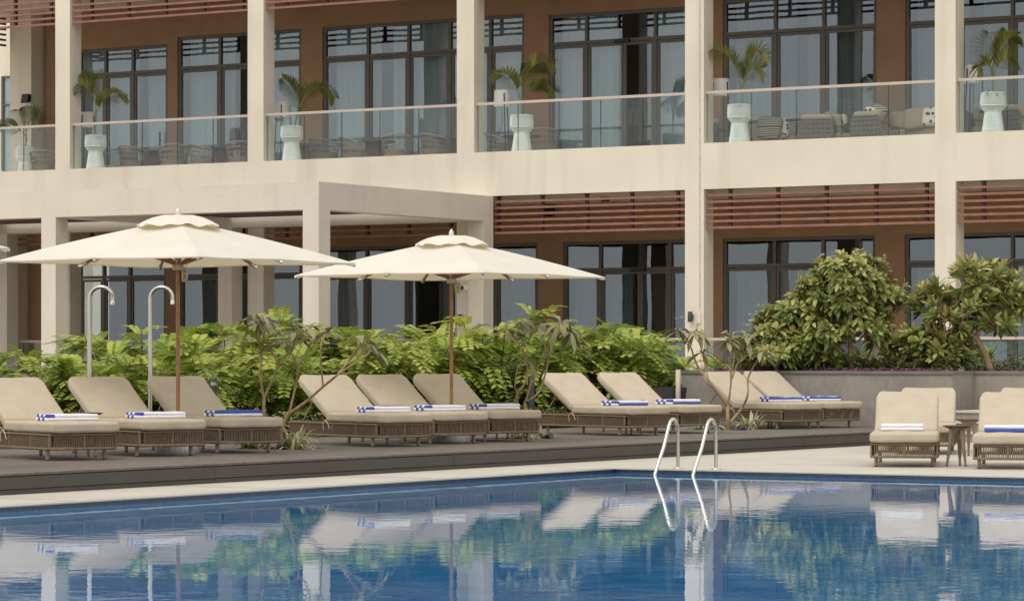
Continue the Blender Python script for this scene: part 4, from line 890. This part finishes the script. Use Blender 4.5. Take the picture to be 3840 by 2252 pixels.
def make_lamp():
    t = empty('floor_lamp', (0, 0, 0)); m = MB(); n = 48; r = .165
    vs = []
    for z in (1.24, 1.60):
        for k in range(n): a = 2 * math.pi * k / n; q = (r + (.012 if z < 1.5 else -.008)) + .006 * (k % 2); vs.append((q * math.cos(a), q * math.sin(a), z))
    m.add(vs, [(k, (k + 1) % n, n + (k + 1) % n, n + k) for k in range(n)]); m.build('lamp_shade', shade_m, t)
    for k in range(3):
        a = R(30 + 120 * k); m = MB(); m.bar((.28 * math.cos(a), .28 * math.sin(a), 0), (.172 * math.cos(a), .172 * math.sin(a), 1.50), .02); lg = m.build('leg', black, t); m = MB(); m.lathe([(.014, 1.48), (.014, 1.52)], 8, (.178 * math.cos(a), .178 * math.sin(a), 0)); m.build('knob', black, lg)
    m = MB(); m.tube([(0, 0, 1.24), (.02, 0, .9), (-.15, -.02, .4), (-.4, 0, .02)], .006, 5); m.build('power_cord', black, t); return t
lp = make_lamp()
for i, (px, Y, k) in enumerate(((325, 58.75, 1), (1060, 58.75, 2), (1881, 58.75, 3), (2705, 58.75, 4), (3649, 58.75, 5))):
    o = lp if i == 0 else copy_tree(lp); o.location = (x_at(px, Y), Y, FZ0); o.rotation_euler = (0, 0, R(25 * i)); tag(o, 'floor lamp with white pleated shade on the ' + bay_n[k], 'floor lamp', 'white shaded floor lamps on the balconies')
def make_chair():
    t = empty('wicker_armchair', (0, 0, 0)); m = MB(); f = MB(); n = 34; top = []; bot = []
    for i in range(n + 1):
        a = R(-215 + 250 * i / n - 0); b = abs(i / n - .5) * 2; hz = .78 - .16 * b ** 1.6; x, y = .33 * math.cos(a + R(180)), .33 * math.sin(a + R(180)); k = 1.12
        top.append((x * k, y * k, hz)); bot.append((x * .92, y * .92, .30)); m.tube([(x * .92, y * .92, .30), (x * k, y * k, hz)], .008, 4, caps=False)
    for u in (.25, .5, .75): f.tube([tuple(Vector(p).lerp(Vector(q), u)) for p, q in zip(bot, top)], .008, 4)
    m.build('woven_back', wicker, t); f.tube(top, .016, 6); f.tube(bot, .014, 6); fr = f.build('frame', taupe, t)
    for a in (45, 135, 225, 315): m = MB(); m.bar((.27 * math.cos(R(a)), .27 * math.sin(R(a)), 0), (.29 * math.cos(R(a)), .29 * math.sin(R(a)), .31), .028); m.build('leg', taupe, t)
    m = MB(); m.lathe([(.0, .30), (.28, .30), (.31, .34), (.31, .40), (.27, .43), (0, .44)], 24); m.build('seat_cushion', sofa_m, t); return t
def make_btable():
    t = empty('dining_table', (0, 0, 0)); m = MB(); m.lathe([(0, .70), (.42, .70), (.44, .715), (.44, .735), (.42, .742), (0, .742)], 36); m.build('table_top', graymetal, t)
    m = MB()
    for k in range(60): a = 2 * math.pi * k / 60; m.tube([(.26 * math.cos(a), .26 * math.sin(a), 0), (.23 * math.cos(a), .23 * math.sin(a), .35), (.26 * math.cos(a), .26 * math.sin(a), .70)], .011, 4, caps=False)
    m.build('woven_drum', wicker, t); return t
ch, bt = make_chair(), make_btable()
chairs = [(168, 59.6, 200, 'brown wicker armchair beside the planter on the leftmost balcony'), (431, 60.7, 20, 'brown wicker armchair nearest the planter on the second balcony, at the back'), (500, 59.5, 170, 'wide brown wicker armchair left of the round table on the second balcony'), (651, 59.5, 215, 'brown wicker armchair just right of the round table on the second balcony'),
          (766, 59.7, 130, 'brown wicker armchair left of the second table on the second balcony'), (905, 59.6, 210, 'brown wicker armchair at the right column on the second balcony'), (1218, 59.6, 160, 'brown wicker armchair with cushion right of the planter on the third balcony'), (1330, 59.7, 130, 'brown wicker armchair left of the middle table on the third balcony'),
          (1490, 59.5, 215, 'brown wicker armchair right of the middle table on the third balcony'), (1635, 59.8, 150, 'brown wicker armchair at the right end of the third balcony'), (1883, 60.3, 100, 'brown wicker armchair left of the planter, behind the lamp legs, fourth balcony'), (2037, 59.7, 215, 'brown wicker armchair right of the planter on the fourth balcony')]
for i, (px, Y, rz, lab) in enumerate(chairs):
    o = ch if i == 0 else copy_tree(ch); o.location = (x_at(px, Y), Y, FZ0); o.rotation_euler = (0, 0, R(rz)); tag(o, lab, 'armchair', 'wicker armchairs on the balconies')
for i, (px, Y, lab) in enumerate(((576, 60.5, 'round table among wicker chairs left of centre on the second balcony'), (835, 60.5, 'round table nearest the right column on the second balcony'), (1156, 60.7, 'round table behind the planter on the third balcony'), (1412, 60.5, 'round table with wicker drum in the middle of the third balcony'), (1690, 60.6, 'round table at the right column on the third balcony'), (1955, 60.8, 'round table behind the planter on the fourth balcony'))):
    o = bt if i == 0 else copy_tree(bt); o.location = (x_at(px, Y), Y, FZ0); tag(o, lab, 'table', 'round tables on the balconies')
def make_sofa(w, lab, px, Y, rz):
    t = empty('lounge_sofa', (x_at(px, Y), Y, FZ0), R(rz), lab, 'sofa', 'beige lounge sofas on the right balconies'); m = MB(); m.box(-w / 2, w / 2, -.4, .4, .08, .30); m.build('base_frame', strap_m, t); n = max(1, round(w / .75))
    for i in range(n):
        x = -w / 2 + w * (i + .5) / n; m = MB(); m.rbox(w / n / 2 - .01, .40, .08, .05, Matrix.Translation((x, -.02, .38)), .02, 3, 4); m.build('seat_cushion', sofa_m, t)
        m = MB(); m.rbox(w / n / 2 - .01, .09, .21, .07, Matrix.Translation((x, .30, .62)) @ Matrix.Rotation(R(-10), 4, 'X'), 0, 3, 4); m.build('back_cushion', sofa_m, t)
make_sofa(2.3, 'long beige sofa behind the striped pillow on the fifth balcony', 2910, 60.9, 0); make_sofa(1.5, 'beige sofa with cushions at the right column of the fifth balcony', 3435, 60.3, -8); make_sofa(1.6, 'beige sofa behind the lamp on the rightmost balcony', 3670, 60.9, 0)
def make_lounge():
    t = empty('strap_lounge_chair', (0, 0, 0)); m = MB()   # local +y is the back
    c = [(-.38, .36, .08), (-.36, .38, .60), (-.30, .385, .68), (.30, .385, .68), (.36, .38, .60), (.38, .36, .08)]; m.tube(c, .016, 8)
    for sx in (-1, 1): m.tube([(sx * .38, .36, .08), (sx * .38, -.35, .08), (sx * .38, -.35, .45), (sx * .37, .37, .55)], .016, 8)
    m.build('frame', strap_m, t); m = MB()
    for i in range(7): x = -.31 + .62 * i / 6; m.box(x - .033, x + .033, .372, .378, .10, .66)
    for i in range(6): z = .13 + .1 * i; m.box(-.36, .36, .379, .385, z - .033, z + .033)
    m.build('strap_weave', strap_m, t); m = MB(); m.rbox(.36, .36, .08, .05, Matrix.Translation((0, 0, .32)), .02, 3, 4); m.build('seat_cushion', sofa_m, t)
    m = MB(); m.rbox(.34, .09, .22, .07, Matrix.Translation((0, .24, .58)) @ Matrix.Rotation(R(-12), 4, 'X'), 0, 3, 4); m.build('back_cushion', sofa_m, t); return t
lc = make_lounge()
for i, (px, Y, rz, lab) in enumerate(((2697, 59.5, 160, 'grey strap backed lounge chair behind the lamp on the fifth balcony'), (3072, 59.5, 195, 'grey strap backed lounge chair in the middle of the fifth balcony, left of a pair'), (3163, 59.9, 140, 'grey strap backed lounge chair turned sideways, second of the pair'), (3280, 59.3, 175, 'grey strap backed lounge chair below the striped pillow, right part of the fifth balcony'), (3700, 59.8, 120, 'grey strap backed lounge chair directly behind the rightmost planter'), (3825, 59.5, 160, 'grey strap backed lounge chair cut by the right frame edge'))):
    o = lc if i == 0 else copy_tree(lc); o.location = (x_at(px, Y), Y, FZ0); o.rotation_euler = (0, 0, R(rz)); tag(o, lab, 'lounge chair', 'strap backed lounge chairs on the right balconies')
def pillow(px, Y, z, mt, lab, w=.23, tilt=12, rz=0):
    m = MB(); m.rbox(w, .07, w * .85, .06, Matrix.Rotation(R(tilt), 4, 'Y'), 0, 3, 5, lambda P: Vector((P.x * (1 - .08 * (P.z / w) ** 2), P.y * (1 + .5 * (1 - (P.x / w) ** 2) * (1 - (P.z / w) ** 2)), P.z * (1 - .08 * (P.x / w) ** 2)))); o = m.build('scatter_pillow', mt, None, (x_at(px, Y), Y, z), (R(-12), 0, R(rz))); tag(o, lab, 'pillow', 'scatter pillows on the right balconies')
spotty = mat('spotted pillow', (.6, .56, .48), .95)
vn = node(spotty, 'ShaderNodeTexVoronoi'); vn.inputs['Scale'].default_value = 9; tcv = node(spotty, 'ShaderNodeTexCoord'); spotty.node_tree.links.new(tcv.outputs['Object'], vn.inputs['Vector']); lt = node(spotty, 'ShaderNodeMath', operation='LESS_THAN'); lt.inputs[1].default_value = .33; spotty.node_tree.links.new(vn.outputs['Distance'], lt.inputs[0]); overlay(spotty, lt.outputs[0], (.03, .028, .026))
pillow(2885, 60.3, FZ0 + .64, striped, 'big striped pillow leaning on the long sofa of the fifth balcony', .30, 8); pillow(2918, 60.45, FZ0 + .62, spotty, 'spotted pillow half hidden behind the big striped one', .26, -5)
pillow(3118, 59.9, FZ0 + .72, striped, 'striped pillow on top of the pair of lounge chairs', .2, 15); pillow(3150, 60.2, FZ0 + .70, spotty, 'spotted pillow between the pair of lounge chairs', .17, -10)
pillow(3265, 59.62, FZ0 + .80, spotty, 'small spotted pillow left on the chair below the door handle', .15, 10); pillow(3297, 59.66, FZ0 + .80, striped, 'striped pillow sticking up behind the right strap chair', .2, 20)
pillow(3375, 60.0, FZ0 + .64, sofa_m, 'plain beige pillow right of the right strap chair', .23, 6); pillow(3437, 59.85, FZ0 + .66, sofa_m, 'big plain beige pillow on the sofa by the right column', .28, -6); pillow(3500, 59.8, FZ0 + .68, spotty, 'spotted pillow at the right column of the fifth balcony', .24, 0)
pillow(3795, 60.1, FZ0 + .72, spotty, 'spotted pillow on the chair at the right frame edge', .2, 8)
# ---------------------------------------------------------------- light, sky, camera
SUN_EL, SUN_AZ = R(56), math.atan2(-.02, -1.0)     # direction towards the sun: from the pool side, slightly left
sd = Vector((-.02, -1.0, 0)).normalized() * math.cos(SUN_EL) + Vector((0, 0, math.sin(SUN_EL)))
sun = bpy.data.lights.new('sun', 'SUN'); sun.energy = .95; sun.angle = R(22); sun.color = (1, .95, .87)
so = bpy.data.objects.new('sun', sun); C.objects.link(so); so.rotation_euler = (-sd).to_track_quat('-Z', 'Y').to_euler()
wd_ = bpy.data.worlds.new('World'); bpy.context.scene.world = wd_; wd_.use_nodes = True; nt = wd_.node_tree; bg = nt.nodes['Background']
sky = nt.nodes.new('ShaderNodeTexSky'); sky.sky_type = 'NISHITA'; sky.sun_disc = False; sky.sun_elevation = SUN_EL; sky.sun_rotation = math.atan2(sd.x, sd.y); sky.dust_density = 5; sky.air_density = 1.0; sky.ozone_density = 1.0
hs = nt.nodes.new('ShaderNodeHueSaturation'); hs.inputs['Saturation'].default_value = .22; hs.inputs['Value'].default_value = 1.7; nt.links.new(sky.outputs[0], hs.inputs['Color']); mxs = nt.nodes.new('ShaderNodeMix'); mxs.data_type = 'RGBA'; mxs.inputs[0].default_value = .82; mxs.inputs[7].default_value = (8.0, 7.9, 7.6, 1); nt.links.new(hs.outputs[0], mxs.inputs[6]); nt.links.new(mxs.outputs[2], bg.inputs[0]);   # thin even haze over the sky
bg.inputs[1].default_value = .155
cam = bpy.data.cameras.new('camera'); cam.sensor_width = 36; cam.lens = 36 * FOC / 3840; cam.shift_y = (HOR - 1126) / 3840; cam.clip_start = .5; cam.clip_end = 3000
co = bpy.data.objects.new('camera', cam); C.objects.link(co); co.location = (0, 0, CAM_H); co.rotation_euler = (R(90), 0, YAW)
sc = bpy.context.scene; sc.camera = co
sc.view_settings.view_transform = 'Standard'; sc.view_settings.look = 'None'; sc.view_settings.exposure = 0; sc.view_settings.gamma = 1
sc.render.engine = 'CYCLES'; sc.cycles.use_denoising = True; sc.cycles.max_bounces = 8; sc.cycles.transparent_max_bounces = 16; sc.cycles.caustics_reflective = False; sc.cycles.caustics_refractive = False; sc.cycles.sample_clamp_indirect = 6
